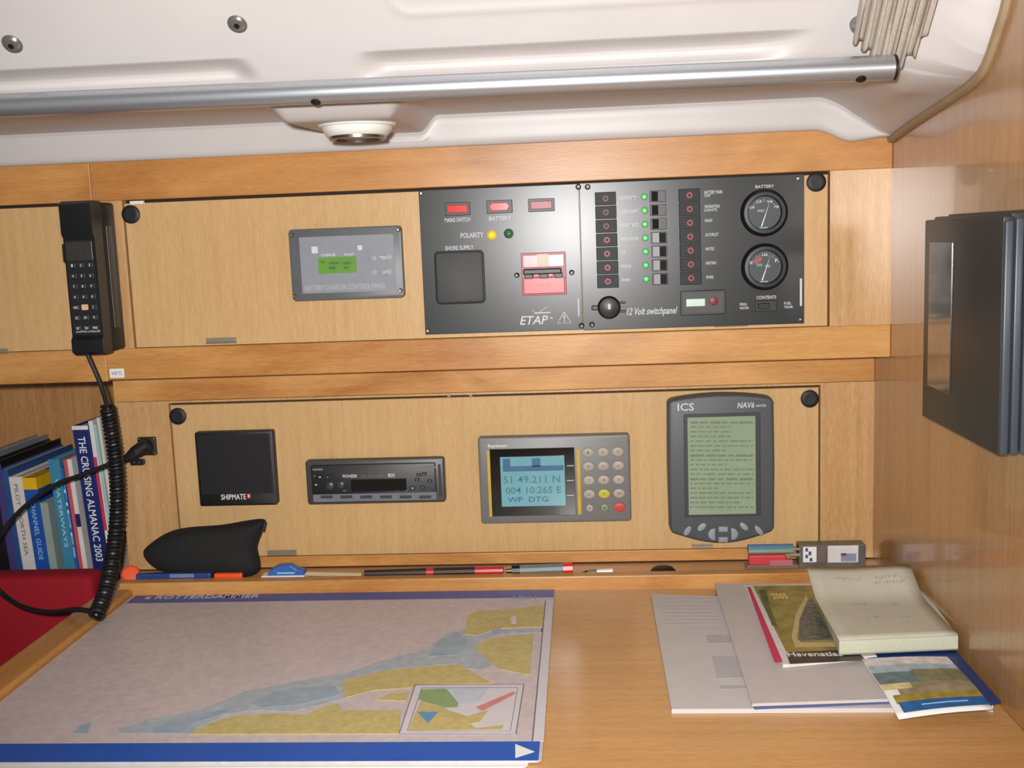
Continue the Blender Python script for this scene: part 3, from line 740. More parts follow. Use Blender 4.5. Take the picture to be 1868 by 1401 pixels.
obj('housing', prism([(a, nf, c) for a, c in out], (0, YL+.0004-nf, 0), .004, 3), M_nv, NV, True)
q = rectY(1247, 756, 1388, 941, nf-.001)
fr = obj('screen_frame', plateY(*q, nf-.0012, nf+.001, .002, .0006), pm('receiver_dark', (52, 55, 58), .45), NV)
q = rectY(1254, 762, 1379, 937, nf-.002)
ns = obj('screen', box(q[0], q[1], nf-.0018, nf, q[2], q[3]), pm('sage_lcd', (140, 156, 130), .22, var=.05, scale=18, emit=.06), NV)
bm = BM(); random.seed(3); ln = 0; yy = 769
while yy < 930:
    x = 1259; hh = 2.6 if ln not in (0, 7, 12) else 3.8
    xe = 1374 if ln in (0, 7, 12) or random.random() < .7 else random.uniform(1310, 1360)
    while x < xe:
        wd = random.uniform(4, 15) if ln not in (0, 7, 12) else random.uniform(10, 26)
        e = rectY(x, yy, min(x+wd, xe), yy+hh, nf-.0018)
        if e[1] > e[0]: box(e[0], e[1], nf-.0020, nf-.0018, e[2], e[3], bm=bm)
        x += wd+random.uniform(2, 4)
    yy += 8.6; ln += 1
obj('screen_text', bm, pm('sage_ink', (106, 124, 98), .5), ns)
letterY('ICS', (1236, 736, 1266, 749), nf, M_print, NV); letterY('NAV6', (1345, 734, 1376, 744), nf, M_print, NV, shear=.2); letterY('NAVTEX', (1379, 738, 1398, 742), nf, M_print, NV)
M_nk = pm('receiver_key', (140, 146, 152), .45)
def oval(px, py, a, b, ang):
    p = onY(px, py, nf); A = math.radians(ang)
    pts = []
    for i in range(20):
        t = 2*math.pi*i/20; u, v = a*math.cos(t), b*math.sin(t); pts.append((p.x+u*math.cos(A)-v*math.sin(A), nf-.0025, p.z+u*math.sin(A)+v*math.cos(A)))
    obj('key', prism(pts, (0, .003, 0), .0008), M_nk, NV, True)
oval(1254, 968, .0075, .0038, 55); oval(1280, 961, .0070, .0040, 40); oval(1357, 960, .0068, .0038, -45); oval(1384, 967, .0078, .0036, -52)
def quadk(px, pts2):
    p = onY(*px, nf); obj('key', prism([(p.x+a, nf-.0025, p.z+b) for a, b in pts2], (0, .003, 0), .0006), M_nk, NV, True)
quadk((1319, 965), [(-.0062, -.0036), (.0062, -.0036), (.0062, .0036), (-.0062, .0036)])
quadk((1319, 984), [(-.0062, -.0036), (.0062, -.0036), (.0062, .0036), (-.0062, .0036)])
quadk((1299, 974), [(.004, -.0085), (.004, .0085), (-.002, .0065), (-.0058, .001), (-.0045, -.004), (-.001, -.0075)])
quadk((1339, 973), [(-.004, .0085), (-.004, -.0085), (.001, -.0075), (.0045, -.004), (.0058, .001), (.002, .0065)])

# ------------------------------------------------------------------ plug and cable on the left stile
p = onY(267, 815, YL-.004)
PL = thing('cable_plug', (p.x, YL, p.z), 'black angled cable plug in a small socket beside the books', 'plug')
pr = obj('socket_plate', plateY(p.x-.0125, p.x+.0135, p.z-.0125, p.z+.0135, YL-.004, YL+.0004, .002, .0008), M_black, PL, True)
for a, b in ((-1, -1), (1, -1), (-1, 1), (1, 1)): obj('screw', lathe((p.x+.0005+a*.0105, YL-.0042, p.z+.0005+b*.0105), (0, -1, 0), [(0, .0008), (.0016, .0004), (.0016, 0)], 10), M_steel, pr)
obj('plug_body', tube([(p.x, YL-.003, p.z), (p.x-.001, YL-.015, p.z), (p.x-.008, YL-.022, p.z-.004), (p.x-.020, YL-.024, p.z-.012), (p.x-.030, YL-.025, p.z-.017)], [.0105, .0105, .0095, .006, .0040], 14), M_black2, PL, True)
c2 = [Vector((p.x-.029, YL-.025, p.z-.0165))]+[onY(px, py, yy) for px, py, yy in ((205, 845, -.03), (150, 866, -.035), (100, 885, -.04), (50, 920, -.05), (20, 950, -.055), (0, 978, -.06), (-30, 1030, -.06))]
obj('cable', tube(spline(c2, 10), .0031, 8), M_black2, PL, True)
q = rectY(238, 838, 264, 848, YL-.003)
br_ = obj('cover_flap', plateY(q[0], q[1], q[2], q[3], YL-.006, YL+.0004, .002, .0006), M_black, PL)  # black plate standing in for the shadow below the plug
for k in (.3, .65): obj('flap_screw', lathe((lerp(q[0], q[1], k), YL-.006, (q[2]+q[3])/2), (0, -1, 0), [(0, .0008), (.0017, .0004), (.0017, 0)], 10), M_steel, br_)

# ------------------------------------------------------------------ books, spines to the room, leaning a little
SH = -.085
cursor = [-9]
def book(name, px0, px1, py, label, col, y=.06, depth=.19, pages=(226, 218, 200), spine_text=None, textcol=None, tpx=None, lean=.055, extra=None, group='books in the recess'):
    a, b = onY(px0, py, y), onY(px1, py, y); wd = b.x-a.x; zt_ = (a.z+b.z)/2; H = zt_-SH
    xb = a.x+lean*H
    if xb < cursor[0]+.0003: xb = cursor[0]+.0003
    wd = max(.004, b.x+lean*H-xb); cursor[0] = xb+wd
    B = thing(name, (xb+wd/2, y+depth/2, SH), label, 'book', group)
    M = Matrix(((1, 0, -lean), (0, 1, 0), (0, 0, 1)))
    def put(nm, bm, mat, par=B, sm=False):
        for v in bm.verts:
            c = v.co; v.co = Vector((xb+c.x-lean*c.z, y+c.y, SH+c.z))
        return obj(nm, bm, mat, par, sm)
    t = min(.0022, wd*.16)
    cm = pm('cover_%d_%d_%d' % col, col, .38, var=.06, scale=40, coat=.15)
    bm = box(0, wd, 0, t, 0, H, .0004); box(0, t, t, depth, 0, H, bm=bm); box(wd-t, wd, t, depth, 0, H, bm=bm)
    cv = put('cover', bm, cm)
    put('pages', box(t+.0002, wd-t-.0002, t+.0004, depth-.004, .003, H-.003), pm('pages_%d' % pages[0], pages, .8, var=.06, scale=500))
    if spine_text:
        x0f, x1f, z0f, z1f = spine_text[1]
        bm = text_bm(spine_text[0], (wd*x0f, -.0001, H*z1f), H*(z1f-z0f), wd*(x1f-x0f), AX_D)
        put('lettering', bm, pm('spine_%d_%d_%d' % textcol, textcol, .5, var=.02), cv)
    for (nm, x0f, x1f, z0, z1, c) in (extra or []):
        put(nm, box(wd*x0f, wd*x1f, -.0006, .06 if nm == 'yellow_band' else .001, z0, z1), pm('band_%d_%d_%d' % c, c, .4), cv)
    return H
zt_of = lambda px, py, y=.06: onY(px, py, y).z-SH
book('softcover_book', -62, -38, 838, 'grey-topped book at the far left of the recess', (120, 132, 138), depth=.2)
book('hardback_book', -36, -12, 846, 'black bound book at the far left of the recess', (24, 24, 28), depth=.2, pages=(60, 58, 58))
book('hardback_book', -10, 13, 858, 'purple-blue book with teal side standing left of the white spine', (44, 84, 140), depth=.2,
     extra=[('spine_band', .0, .55, .0, .24, (70, 66, 130))])
book('paperback_book', 15, 39, 870, 'white-spined paperback between blue books', (222, 216, 210), depth=.15, spine_text=('PILOT  NORTH SEA', (.32, .62, .45, .95)), textcol=(128, 118, 128))
h = zt_of(52, 872); h2 = zt_of(52, 893)
book('paperback_book', 40, 65, 872, 'blue book with a bright yellow top band on its spine', (30, 84, 170), depth=.13, spine_text=('CHANNEL GUIDE', (.32, .66, .42, .84)), textcol=(150, 190, 230),
     extra=[('yellow_band', -.01, 1.01, h2, h+.0003, (232, 186, 24))])
book('paperback_book', 67, 86, 917, 'short grey-green book squeezed beside the yellow-topped blue one', (150, 166, 160), depth=.12)
book('paperback_book', 87, 107, 838, 'teal paperback left of the red and white spine', (60, 138, 170), depth=.15, spine_text=('WATERWAYS', (.32, .66, .45, .88)), textcol=(170, 210, 230))
book('paperback_book', 107.5, 114, 852, 'thin bright blue booklet beside the red spine', (40, 100, 180), depth=.15, spine_text=('TIDES', (.2, .8, .4, .9)), textcol=(220, 228, 235))
book('paperback_book', 114.5, 121, 838, 'thin red booklet standing among the blue books', (206, 84, 92), depth=.14)
h = zt_of(125, 838)
book('paperback_book', 121.5, 129.5, 838, 'narrow white book with one navy patch on the spine', (222, 220, 214), depth=.14, extra=[('navy_patch', .0, 1.0, h*.58, h*.66, (28, 40, 90))])
book('hardback_book', 131, 160, 777, 'thick navy almanac with large white spine lettering', (26, 40, 104), depth=.2, spine_text=('THE CRUISING ALMANAC 2003', (.26, .72, .30, .945)), textcol=(232, 232, 236),
     extra=[('white_head_band', .0, 1.0, zt_of(145, 784), zt_of(145, 777)+.0003, (224, 224, 222))])
h = zt_of(165, 768)
book('paperback_book', 160.5, 168, 768, 'white and red thin guide right of the navy almanac', (224, 222, 218), depth=.2, extra=[('red_band', .0, .8, h*.45, h*.82, (196, 60, 84))])
book('paperback_book', 168.5, 175, 774, 'pale teal thin guide right of the navy almanac', (160, 196, 196), depth=.2)
book('paperback_book', 175.5, 181, 762, 'thin cream booklet almost hidden behind the coiled cord', (214, 206, 190), depth=.2)

# ------------------------------------------------------------------ red upholstery
M_redc = pm('red_velour', (160, 30, 42), .85, var=.14, scale=500, bump=.25, spec=.2)
SC = thing('upright_cushion', (-.95, .0, -.16), 'dark red upright cushion in front of the books', 'cushion')
zc = onY(80, 1036, .022).z
obj('pad', box(-1.5, -.7045, -.022, .026, -.158, zc, .012, 4), M_redc, SC, True, angle=80)
SS = thing('seat_cushion', (-1.1, -.35, -.45), 'dark red settee seat cushion beside the chart table', 'cushion')
obj('pad', box(-1.5, -.656, -.70, .026, -.30, -.16, .02, 4), M_redc, SS, True, angle=80)
obj('plinth', box(-1.5, -.68, -.68, -.03, -1.0, -.30), M_stile, SS)

# ------------------------------------------------------------------ wall unit on the right bulkhead
M_wu = pm('unit_dark', (44, 44, 43), .42, var=.08, scale=300)
M_wu2 = pm('unit_rib', (58, 66, 74), .4, var=.05)
xf = XR-.030
a = onX(1685, 402, xf); b = onX(1820, 830, xf); c3 = onX(1684, 761, xf)
wz1, wz0 = a.z, (b.z+c3.z)/2; wy1, wy0 = (a.y+c3.y)/2, b.y
WU = thing('wall_unit', (XR, (wy0+wy1)/2, wz0), 'dark grey ribbed plastic unit with mirror strip on the right bulkhead', 'wall unit')
obj('back_plate', box(XR-.008, XR-.0003, wy0+.0, wy1-.004, wz0+.002, wz1+.005, .001), M_wu, WU)
obj('body', box(xf+.008, XR-.006, wy0+.004, wy1-.003, wz0+.002, wz1+.003, .002), M_wu, WU, True)
fp = obj('front_panel', box(xf, xf+.010, wy0+.001, wy1, wz0, wz1, .0015), M_wu, WU, True)
for k in range(3):
    obj('rib', box(xf+.0005+k*.0085, xf+.0070+k*.0085, wy0-.004, wy0+.006, wz0+.001, wz1-.004+k*.002, .0015), M_wu2, WU, True)
m0 = onX(1697, 442, xf); m1 = onX(1733, 712, xf)
obj('mirror_strip', box(xf-.0008, xf+.001, m1.y, m0.y, m1.z-.004, m0.z, .0003), pm('mirror_glass', (150, 146, 140), .12, metal=.9), fp)

# ------------------------------------------------------------------ sea chart on the table
def Tz(px, py, z): return onZ(px, py, z)
def polyT(pts, z, th=.0002):
    pts = [Tz(x, y, z) for x, y in pts]; return prism(pts, (0, 0, -th))
cz = .0035
SCH = thing('sea_chart', (-.33, -.32, 0), 'large folded sea chart with blue borders lying on the table', 'chart')
cx0, cx1 = -.6085, -.0465; cy0, cy1 = Tz(600, 1389, cz).y, Tz(600, 1081.5, cz).y
M_sea = pm('chart_sea', (196, 184, 184), .42, var=.09, scale=120)
def sheet(x0, x1, y0, y1, z0, z1, r=.006):
    return prism([(a, b, z1) for a, b in rrect(x0, x1, y0, y1, r, 4)], (0, 0, z0-z1))
obj('under_sheet', sheet(cx0-.002, cx1-.012, cy0-.0065, cy1, .0002, .0014), M_white, SCH)
sh = obj('paper', sheet(cx0, cx1, cy0, cy1, .0016, cz), M_sea, SCH)
zz = lambda x, y: (x/1.796, 1000+y/1.796)
M_margin = pm('chart_margin', (206, 200, 204), .45, var=.03)
M_blue = pm('chart_blue', (16, 84, 176), .35, var=.04)
M_blue2 = pm('chart_header_blue', (50, 84, 158), .35, var=.06)
M_yel = pm('chart_land', (190, 174, 116), .45, var=.12, scale=140)
M_shal = pm('chart_shallow', (166, 176, 184), .45, var=.12, scale=120)
M_shal2 = pm('chart_shoal', (148, 166, 180), .45, var=.1)
M_line = pm('chart_line', (120, 104, 110), .5)
ez = cz+.0003
hb = obj('header_band', box(cx0+.004, cx1-.0005, Tz(600, 1095, ez).y, cy1-.0005, cz, ez), M_blue2, sh)
a = Tz(262, 1093, ez); b = Tz(470, 1083.5, ez)
obj('lettering', text_bm('e ROTTERDAMMER', (a.x, a.y, ez), Tz(468, 1093, ez).x-a.x, b.y-a.y, AX_Z), pm('chart_lettering', (196, 200, 210), .5), hb)
a = Tz(935, 1093, ez); obj('lettering', text_bm('1801', (a.x, a.y, ez), .03, .012, AX_Z), pm('chart_lettering2', (130, 160, 190), .5), hb)
fb = obj('front_band', box(cx0+.003, cx1-.003, Tz(600, 1388, ez).y, Tz(600, 1354, ez).y, cz, ez), M_blue, sh)
a1, a2, a3 = Tz(940, 1357, ez+.0003), Tz(940, 1382, ez+.0003), Tz(975, 1371, ez+.0003)
obj('arrow', prism([a1, a2, a3], (0, 0, -.0003)), M_white, fb)
obj('right_margin', prism([Tz(991, 1094, ez), Tz(1009, 1094, ez), Tz(992, 1352, ez), Tz(972, 1352, ez)], (0, 0, -.0003)), M_margin, sh)
obj('border_line', tube([Tz(995, 1096, ez+.0002), Tz(971, 1352, ez+.0002)], .0007, 5), M_line, sh)
shal = [(390, 592), (480, 562), (620, 535), (680, 520), (800, 470), (1000, 430), (1130, 410), (1200, 385), (1280, 360), (1400, 330), (1460, 280), (1530, 262), (1600, 272), (1700, 262), (1780, 262), (1780, 275), (1640, 280), (1575, 300), (1558, 318), (1575, 345), (1615, 385), (1570, 398), (1530, 395), (1500, 378), (1400, 385), (1250, 402), (1130, 430), (1124, 470), (1128, 492), (1050, 512), (960, 535), (830, 530), (740, 545), (680, 575), (620, 608), (390, 606)]
obj('shallow_water', polyT([zz(*p) for p in shal], ez), M_shal, sh)
for P in ([(500, 590), (560, 566), (690, 535), (760, 525), (740, 540), (640, 570), (590, 606), (500, 606)], [(820, 510), (900, 470), (1000, 455), (1100, 450), (1110, 480), (1040, 500), (960, 515), (860, 522)], [(1440, 300), (1500, 275), (1530, 300), (1530, 330), (1480, 350), (1400, 355)], [(235, 606), (265, 580), (300, 572), (285, 606)]):
    obj('shoal', polyT([zz(*p) for p in P], ez+.0002), M_shal2, sh)
lands = [[(620, 609), (690, 572), (760, 552), (900, 541), (1000, 546), (1060, 520), (1108, 508), (1118, 530), (1312, 531), (1308, 607)],
         [(1128, 432), (1250, 402), (1400, 386), (1500, 380), (1540, 400), (1612, 442), (1362, 446), (1350, 456), (1220, 466), (1130, 490), (1124, 462)],
         [(1230, 496), (1280, 476), (1340, 470), (1330, 500)],
         [(1523, 282), (1533, 222), (1560, 206), (1640, 202), (1700, 196), (1783, 186), (1776, 258), (1640, 262), (1560, 286)],
         [(1556, 322), (1600, 296), (1748, 280), (1736, 415), (1640, 396), (1600, 366)]]
for P in lands: obj('land', polyT([zz(*p) for p in P], ez+.0005, .0006), M_yel, sh)
obj('land_lake', polyT([zz(*p) for p in ((1610, 268), (1640, 262), (1650, 272), (1620, 276))], ez+.0008), M_shal2, sh)
obj('land_lake', polyT([zz(*p) for p in ((1672, 228), (1690, 220), (1692, 246), (1676, 248))], ez+.0008), M_margin, sh)
ins = obj('inset_map', polyT([zz(*p) for p in ((1360, 448), (1716, 446), (1690, 608), (1308, 608))], ez+.0009, .0009), M_margin, sh)
iz = ez+.0012
obj('inset_frame', tube([Tz(*zz(*p), iz) for p in ((1360, 448), (1716, 446), (1690, 608), (1308, 608), (1360, 448))], .0006, 5), M_line, ins)
obj('inset_frame', tube([Tz(*zz(*p), iz) for p in ((1382, 458), (1696, 456), (1672, 598), (1334, 598), (1382, 458))], .0004, 5), M_line, ins)
for q_, (P, mt) in enumerate((([(1378, 500), (1420, 505), (1470, 530), (1530, 550), (1600, 530), (1570, 570), (1540, 575), (1560, 590), (1650, 578), (1645, 594), (1336, 597)], M_yel),
              ([(1382, 462), (1460, 460), (1500, 500), (1500, 520), (1460, 522), (1372, 496)], pm('chart_green', (136, 160, 108), .5)),
              ([(1368, 536), (1435, 536), (1402, 572)], pm('chart_lake', (92, 140, 184), .5)),
              ([(1560, 520), (1680, 470), (1690, 474), (1580, 532)], pm('chart_red', (200, 128, 124), .5)),
              ([(1462, 460), (1600, 458), (1560, 500), (1500, 505)], pm('chart_pale_blue', (186, 196, 208), .5)))):
    obj('inset_area', polyT([zz(*p) for p in P], iz+.0003*q_), mt, ins)

# ------------------------------------------------------------------ papers at the right end of the table
def slab(name, corners, ztop, th, mat, parent, bev=.0006):
    return obj(name, prism([Tz(x, y, ztop) for x, y in corners], (0, 0, -th), bev, 1), mat, parent)
M_paper = pm('office_paper', (196, 190, 188), .6, var=.03, scale=30)
M_ink3 = pm('grey_print', (176, 172, 173), .6, var=.05)
PA = thing('paper_stack', Tz(1300, 1200, 0), 'flat stack of white printed pages, leftmost of the papers', 'papers')
PA.location.z = 0
ps = slab('pages', ((1187, 1083), (1330, 1088), (1560, 1090), (1640, 1292), (1225, 1294)), .0045, .0043, M_paper, PA)
for P in (((1288, 1158), (1345, 1158), (1352, 1172), (1292, 1174)), ((1298, 1196), (1355, 1196), (1372, 1235), (1308, 1238)), ((1312, 1250), (1374, 1250), (1378, 1256), (1315, 1257))):
    obj('printed_block', polyT(P, .0048), M_ink3, ps)
for i in range(8):
    y = 1092+i*6.4; obj('printed_line', polyT(((1204+i*1.0, y), (1300+i*2, y), (1301+i*2, y+1.6), (1205+i*1.0, y+1.6)), .0048), M_ink3, ps)
PB = thing('notebook', Tz(1450, 1200, .005), 'open blue-edged notebook page lying on the white paper stack', 'notebook')
slab('cover', ((1304, 1066), (1500, 1066), (1632, 1279), (1376, 1290)), .0072, .0024, pm('notebook_blue', (74, 84, 130), .45), PB)
slab('page', ((1303, 1064), (1500, 1064), (1630, 1275), (1372, 1284)), .0100, .0026, pm('notebook_page', (191, 183, 180), .6, var=.03), PB)
MG = thing('magazine', Tz(1460, 1150, .011), 'glossy harbour magazine with pink spine and aerial photo cover', 'magazine')
zc_ = .0140
mg = slab('cover', ((1357, 1067), (1500, 1064), (1600, 1196), (1436, 1212), (1428, 1212)), zc_, .0034, pm('magazine_white', (214, 206, 202), .35), MG)
def printT(nm, P, col, par, z, var=.15, scale=90): return obj(nm, polyT(P, z), pm('print_%d_%d_%d' % col, col, .38, var=var, scale=scale), par)
printT('pink_band', ((1363, 1071), (1369, 1071), (1428, 1207), (1413, 1208)), (196, 40, 88), mg, zc_+.0003, .06)
printT('photo_field', ((1374, 1069), (1500, 1067), (1590, 1188), (1436, 1192)), (142, 128, 62), mg, zc_+.0003, .3, 60)
printT('photo_trees', ((1384, 1076), (1398, 1075), (1404, 1105), (1420, 1145), (1408, 1140), (1394, 1105)), (86, 94, 44), mg, zc_+.0006, .3)
printT('photo_path', ((1470, 1085), (1474, 1092), (1458, 1130), (1454, 1165), (1462, 1172), (1530, 1172), (1535, 1178), (1450, 1180), (1444, 1160), (1452, 1120)), (186, 168, 128), mg, zc_+.0006, .1)
printT('photo_harbour', ((1474, 1096), (1482, 1090), (1520, 1166), (1458, 1168), (1459, 1130)), (82, 88, 82), mg, zc_+.0006, .6, 200)
printT('title_band', ((1434, 1190), (1560, 1184), (1580, 1204), (1441, 1211)), (58, 46, 48), mg, zc_+.0007, .2)
a = Tz(1441, 1203, zc_+.0009); b = Tz(1530, 1187, zc_+.0009)
obj('lettering', text_bm('Havenatlas', (a.x, a.y+.008, zc_+.0009), .056, .011, AX_Z), M_white, mg)
a = Tz(1411, 1093, zc_+.0006); obj('lettering', text_bm('2005', (a.x, a.y, zc_+.0008), .018, .02, AX_Z), pm('title_orange', (238, 200, 140), .5), mg)

BF = thing('blue_folder', Tz(1750, 1230, .010), 'dark blue folder against the right bulkhead under the writing pad', 'folder')
slab('cover', ((1560, 1150), (1712, 1150), (1826, 1278), (1790, 1288), (1600, 1240)), .0125, .0022, pm('folder_navy', (26, 52, 104), .5, var=.1), BF)
slab('sheets', ((1560, 1152), (1706, 1153), (1812, 1281), (1610, 1242)), .0102, .0098, M_paper, BF)

WP = thing('writing_pad', Tz(1600, 1130, .015), 'thick cream writing pad with faint handwriting on top of the magazine', 'notepad')
M_pad = pm('pad_paper', (190, 186, 168), .65, var=.03); M_pad2 = pm('pad_edge', (190, 190, 168), .7, var=.12, scale=900)
zt1 = .0305
c = [(1475, 1040), (1655, 1037), (1748, 1160), (1531, 1170)]
W = [Tz(1487, 1062, zt1), Tz(1672, 1058, zt1), Tz(1748, 1160, zt1), Tz(1531, 1170, zt1)]
obj('pad_block', prism(W, (0, 0, -.0135), .0006, 1), M_pad2, WP)
# top sheet: lies on the block and lifts over the tray rail at the back
bm = BM(); g = []
Bk0, Bk1 = Tz(1470, 1034, .052), Tz(1657, 1032, .052)
for i in range(13):
    t = i/12; row = []
    zl = lerp(zt1+.0012, .053, smooth(.6, 1, t)**1.2)
    for k in range(9):
        s = k/8
        fr_ = W[3].lerp(W[2], s); bk = Bk0.lerp(Bk1, s)
        q = fr_.lerp(bk, t); row.append(bm.verts.new((q.x, q.y, zl+.0012*math.sin(s*5+t*3)*t)))
    g.append(row)
for A, B in zip(g, g[1:]):
    for k in range(8): bm.faces.new((A[k], A[k+1], B[k+1], B[k]))
ts = obj('top_sheet', bm, M_pad, WP, True); s3 = ts.modifiers.new('thickness', 'SOLIDIFY'); s3.thickness = .0006
bm = BM(); random.seed(5)
def on_sheet(s, t):
    fr_ = W[3].lerp(W[2], s); bk = Bk0.lerp(Bk1, s); q = fr_.lerp(bk, t)
    return Vector((q.x, q.y, lerp(zt1+.0012, .053, smooth(.6, 1, t)**1.2)+.0012*math.sin(s*5+t*3)*t+.0007))
for s0, s1, t in ((.25, .5, .85), (.62, .93, .86), (.6, .9, .82), (.3, .45, .58), (.55, .75, .55), (.35, .48, .34), (.62, .74, .33)):
    n = int((s1-s0)/.012); pts = [on_sheet(lerp(s0, s1, i/n), t+random.uniform(-.018, .018)) for i in range(n+1)]
    tube(pts, .00035, 4, bm)
obj('handwriting', bm, pm('pencil_grey', (150, 142, 148), .7), ts)
# second thin pad edge under it
obj('pad_back', prism([p+Vector((0, 0, -.0137)) for p in W], (0, 0, -.0012)), pm('pad_card', (150, 150, 130), .7), WP)

LF = thing('coast_leaflet', Tz(1690, 1255, .015), 'curled leaflet with coastal photograph, nearest the right corner', 'leaflet')
bm = BM(); g = []
zl0 = .0165
A0, A1, B0, B1 = Tz(1572, 1203, zl0), Tz(1728, 1199, zl0), Tz(1640, 1305, zl0-.003), Tz(1812, 1293, zl0-.003)
def leaf(s, t): 
    q = A0.lerp(A1, s).lerp(B0.lerp(B1, s), t)
    sag = -.006*smooth(.55, 1, t)*(1-.5*s) + .0015*math.sin(s*3)
    return Vector((q.x, q.y, zl0+sag))
def leaf_patch(nm, s0, s1, t0, t1, mat, par, lift=.0, th=.0006):
    bm = BM(); g = []
    for i in range(11):
        g.append([bm.verts.new(leaf(lerp(s0, s1, k/8), lerp(t0, t1, i/10))+Vector((0, 0, lift))) for k in range(9)])
    for A, B in zip(g, g[1:]):
        for k in range(8): bm.faces.new((A[k], B[k], B[k+1], A[k+1]))
    o = obj(nm, bm, mat, par, True)
    if th: sd = o.modifiers.new('thickness', 'SOLIDIFY'); sd.thickness = th; sd.offset = -1
    return o
lf = leaf_patch('sheet', 0, 1, 0, 1, M_white, LF, 0, .0012)
for nm, s0, s1, t0, t1, c in (('photo_sky', 0, 1, .0, .16, (206, 200, 196)), ('photo_haze', 0, 1, .16, .30, (158, 176, 186)), ('photo_sea', 0, .55, .30, .52, (92, 118, 120)), ('photo_coast', .45, 1, .27, .52, (122, 120, 88)),
                              ('photo_town', .15, 1, .52, .74, (142, 132, 106)), ('photo_beach', 0, .32, .52, .62, (206, 190, 140)), ('photo_dunes', .06, 1, .70, .82, (150, 130, 56)), ('title_band', .08, 1, .80, .94, (30, 92, 150))):
    leaf_patch(nm, s0, s1, t0, t1, pm('leaf_%d_%d_%d' % c, c, .4, var=.25, scale=90), lf, .0004+(.0002 if nm in ('photo_beach', 'photo_dunes', 'photo_coast') else 0)+(.0004 if nm == 'title_band' else 0), 0)
bm = BM(); tube([leaf(lerp(.3, .8, i/10), .865)+Vector((0, 0, .0010)) for i in range(11)], .0007, 4, bm)
obj('title_print', bm, pm('leaf_print', (130, 170, 200), .5), lf)

# ------------------------------------------------------------------ things in the pencil tray
TF = .006    # tray floor height
def tray(px, py, y): return onY(px, py, y)
# black pouch
P0 = [(270, 1000), (300, 978), (340, 968), (400, 964), (440, 958), (478, 953), (483, 957), (470, 985), (463, 1005), (470, 1022), (474, 1050), (430, 1052), (380, 1050), (330, 1046), (300, 1042), (275, 1028), (265, 1012)]
yq = -.045
ctr = Vector((0, 0, 0)); pw = [tray(x, y, yq) for x, y in P0]
for p in pw: ctr += p/len(pw)
bm = BM(); rings = []
for k in range(9):
    t = -1+2*k/8; w_ = math.sqrt(max(0, 1-abs(t)**2.4))*.985+.015
    rings.append([bm.verts.new((ctr.x+(p.x-ctr.x)*(.35+.65*w_), yq+.024*t, max(TF+.0006, ctr.z+(p.z-ctr.z)*(.30+.70*w_)) + .0015*math.sin(i*1.9+k))) for i, p in enumerate(pw)])
for A, B in zip(rings, rings[1:]):
    for i in range(len(A)): j = (i+1) % len(A); bm.faces.new((A[i], A[j], B[j], B[i]))
bm.faces.new(rings[0][::-1]); bm.faces.new(rings[-1]); bmesh.ops.recalc_face_normals(bm, faces=bm.faces)
PO = thing('cloth_pouch', (ctr.x, yq, TF), 'soft black fabric pouch slumped in the pencil tray', 'pouch')
po = obj('fabric', bm, pm('black_fabric', (20, 21, 22), .85, var=.2, scale=250, bump=.4), PO, True, angle=80)
po.scale = (1.04, 1, 1.06)
sd = po.modifiers.new('round', 'SUBSURF'); sd.levels = 1; sd.render_levels = 2
obj('drawcord_end', tube([tray(478, 955, yq), tray(484, 953, yq-.004), tray(480, 970, yq-.008)], .0016, 8), M_black2, PO, True)
# orange disc-like lighter and blue packet with orange strip
p = tray(237, 1034, -.05)
OR = tag(obj('plastic_disc', lathe((p.x, -.05, TF+.011), (.35, -.8, .5), [(0, -.005), (.010, -.005), (.0125, -.003), (.0125, .003), (.010, .005), (0, .0055)], 22), pm('orange_plastic', (238, 84, 30), .4), at=(p.x, -.05, TF), smooth_=True), 'bright orange round plastic piece left of the black pouch', 'plastic piece')
q0, q1 = tray(248, 1050, -.071).x, tray(385, 1050, -.071).x
BP = thing('blue_packet', ((q0+q1)/2, -.068, TF), 'flat blue packet tucked under the black pouch', 'packet')
obj('packet', box(q0, q1, -.0735, -.064, TF, TF+.0185, .002), pm('packet_blue', (40, 62, 120), .45, var=.2, scale=120), BP)
q2, q3 = tray(348, 1040, -.0738).x, tray(366, 1040, -.0738).x
obj('packet_print', box(q2-.03, q3-.01, -.0738, -.070, TF+.013, TF+.0182), pm('packet_print', (110, 126, 160), .5), BP)
q0, q1 = tray(390, 1050, -.073).x, tray(441, 1050, -.073).x
tag(obj('orange_strip', box(q0, q1, -.0740, -.066, TF, TF+.0175, .002), pm('orange_plastic', (238, 84, 30), .4), at=((q0+q1)/2, -.07, TF)), 'orange strip lying in front of the black pouch', 'strip')
# blue and white eraser
ez0 = [(478, 1052), (560, 1050), (558, 1036), (545, 1034), (532, 1026), (500, 1030), (494, 1042), (480, 1044)]
yq2 = -.060
q0 = tray(480, 1050, yq2).x; q1 = tray(559, 1050, yq2).x
ER = thing('eraser', ((q0+q1)/2, yq2, TF), 'blue and white eraser shaped like a little boat', 'eraser')
obj('white_base', box(q0, q1, yq2-.012, yq2+.006, TF, TF+.0125, .002), M_white, ER)
pts = [(lerp(q0, q1, a), yq2-.010, TF+.0125+c) for a, c in ((.14, 0), (.98, 0), (.98, .006), (.84, .0075), (.68, .0135), (.38, .0125), (.22, .007))]
sl_ = obj('blue_sleeve', prism(pts, (0, .014, 0), .001), pm('eraser_blue', (44, 100, 176), .4, var=.12, scale=200), ER)
obj('sleeve_print', box(lerp(q0, q1, .38), lerp(q0, q1, .78), yq2-.0106, yq2-.009, TF+.0150, TF+.0172), pm('eraser_print', (150, 186, 222), .5), sl_)
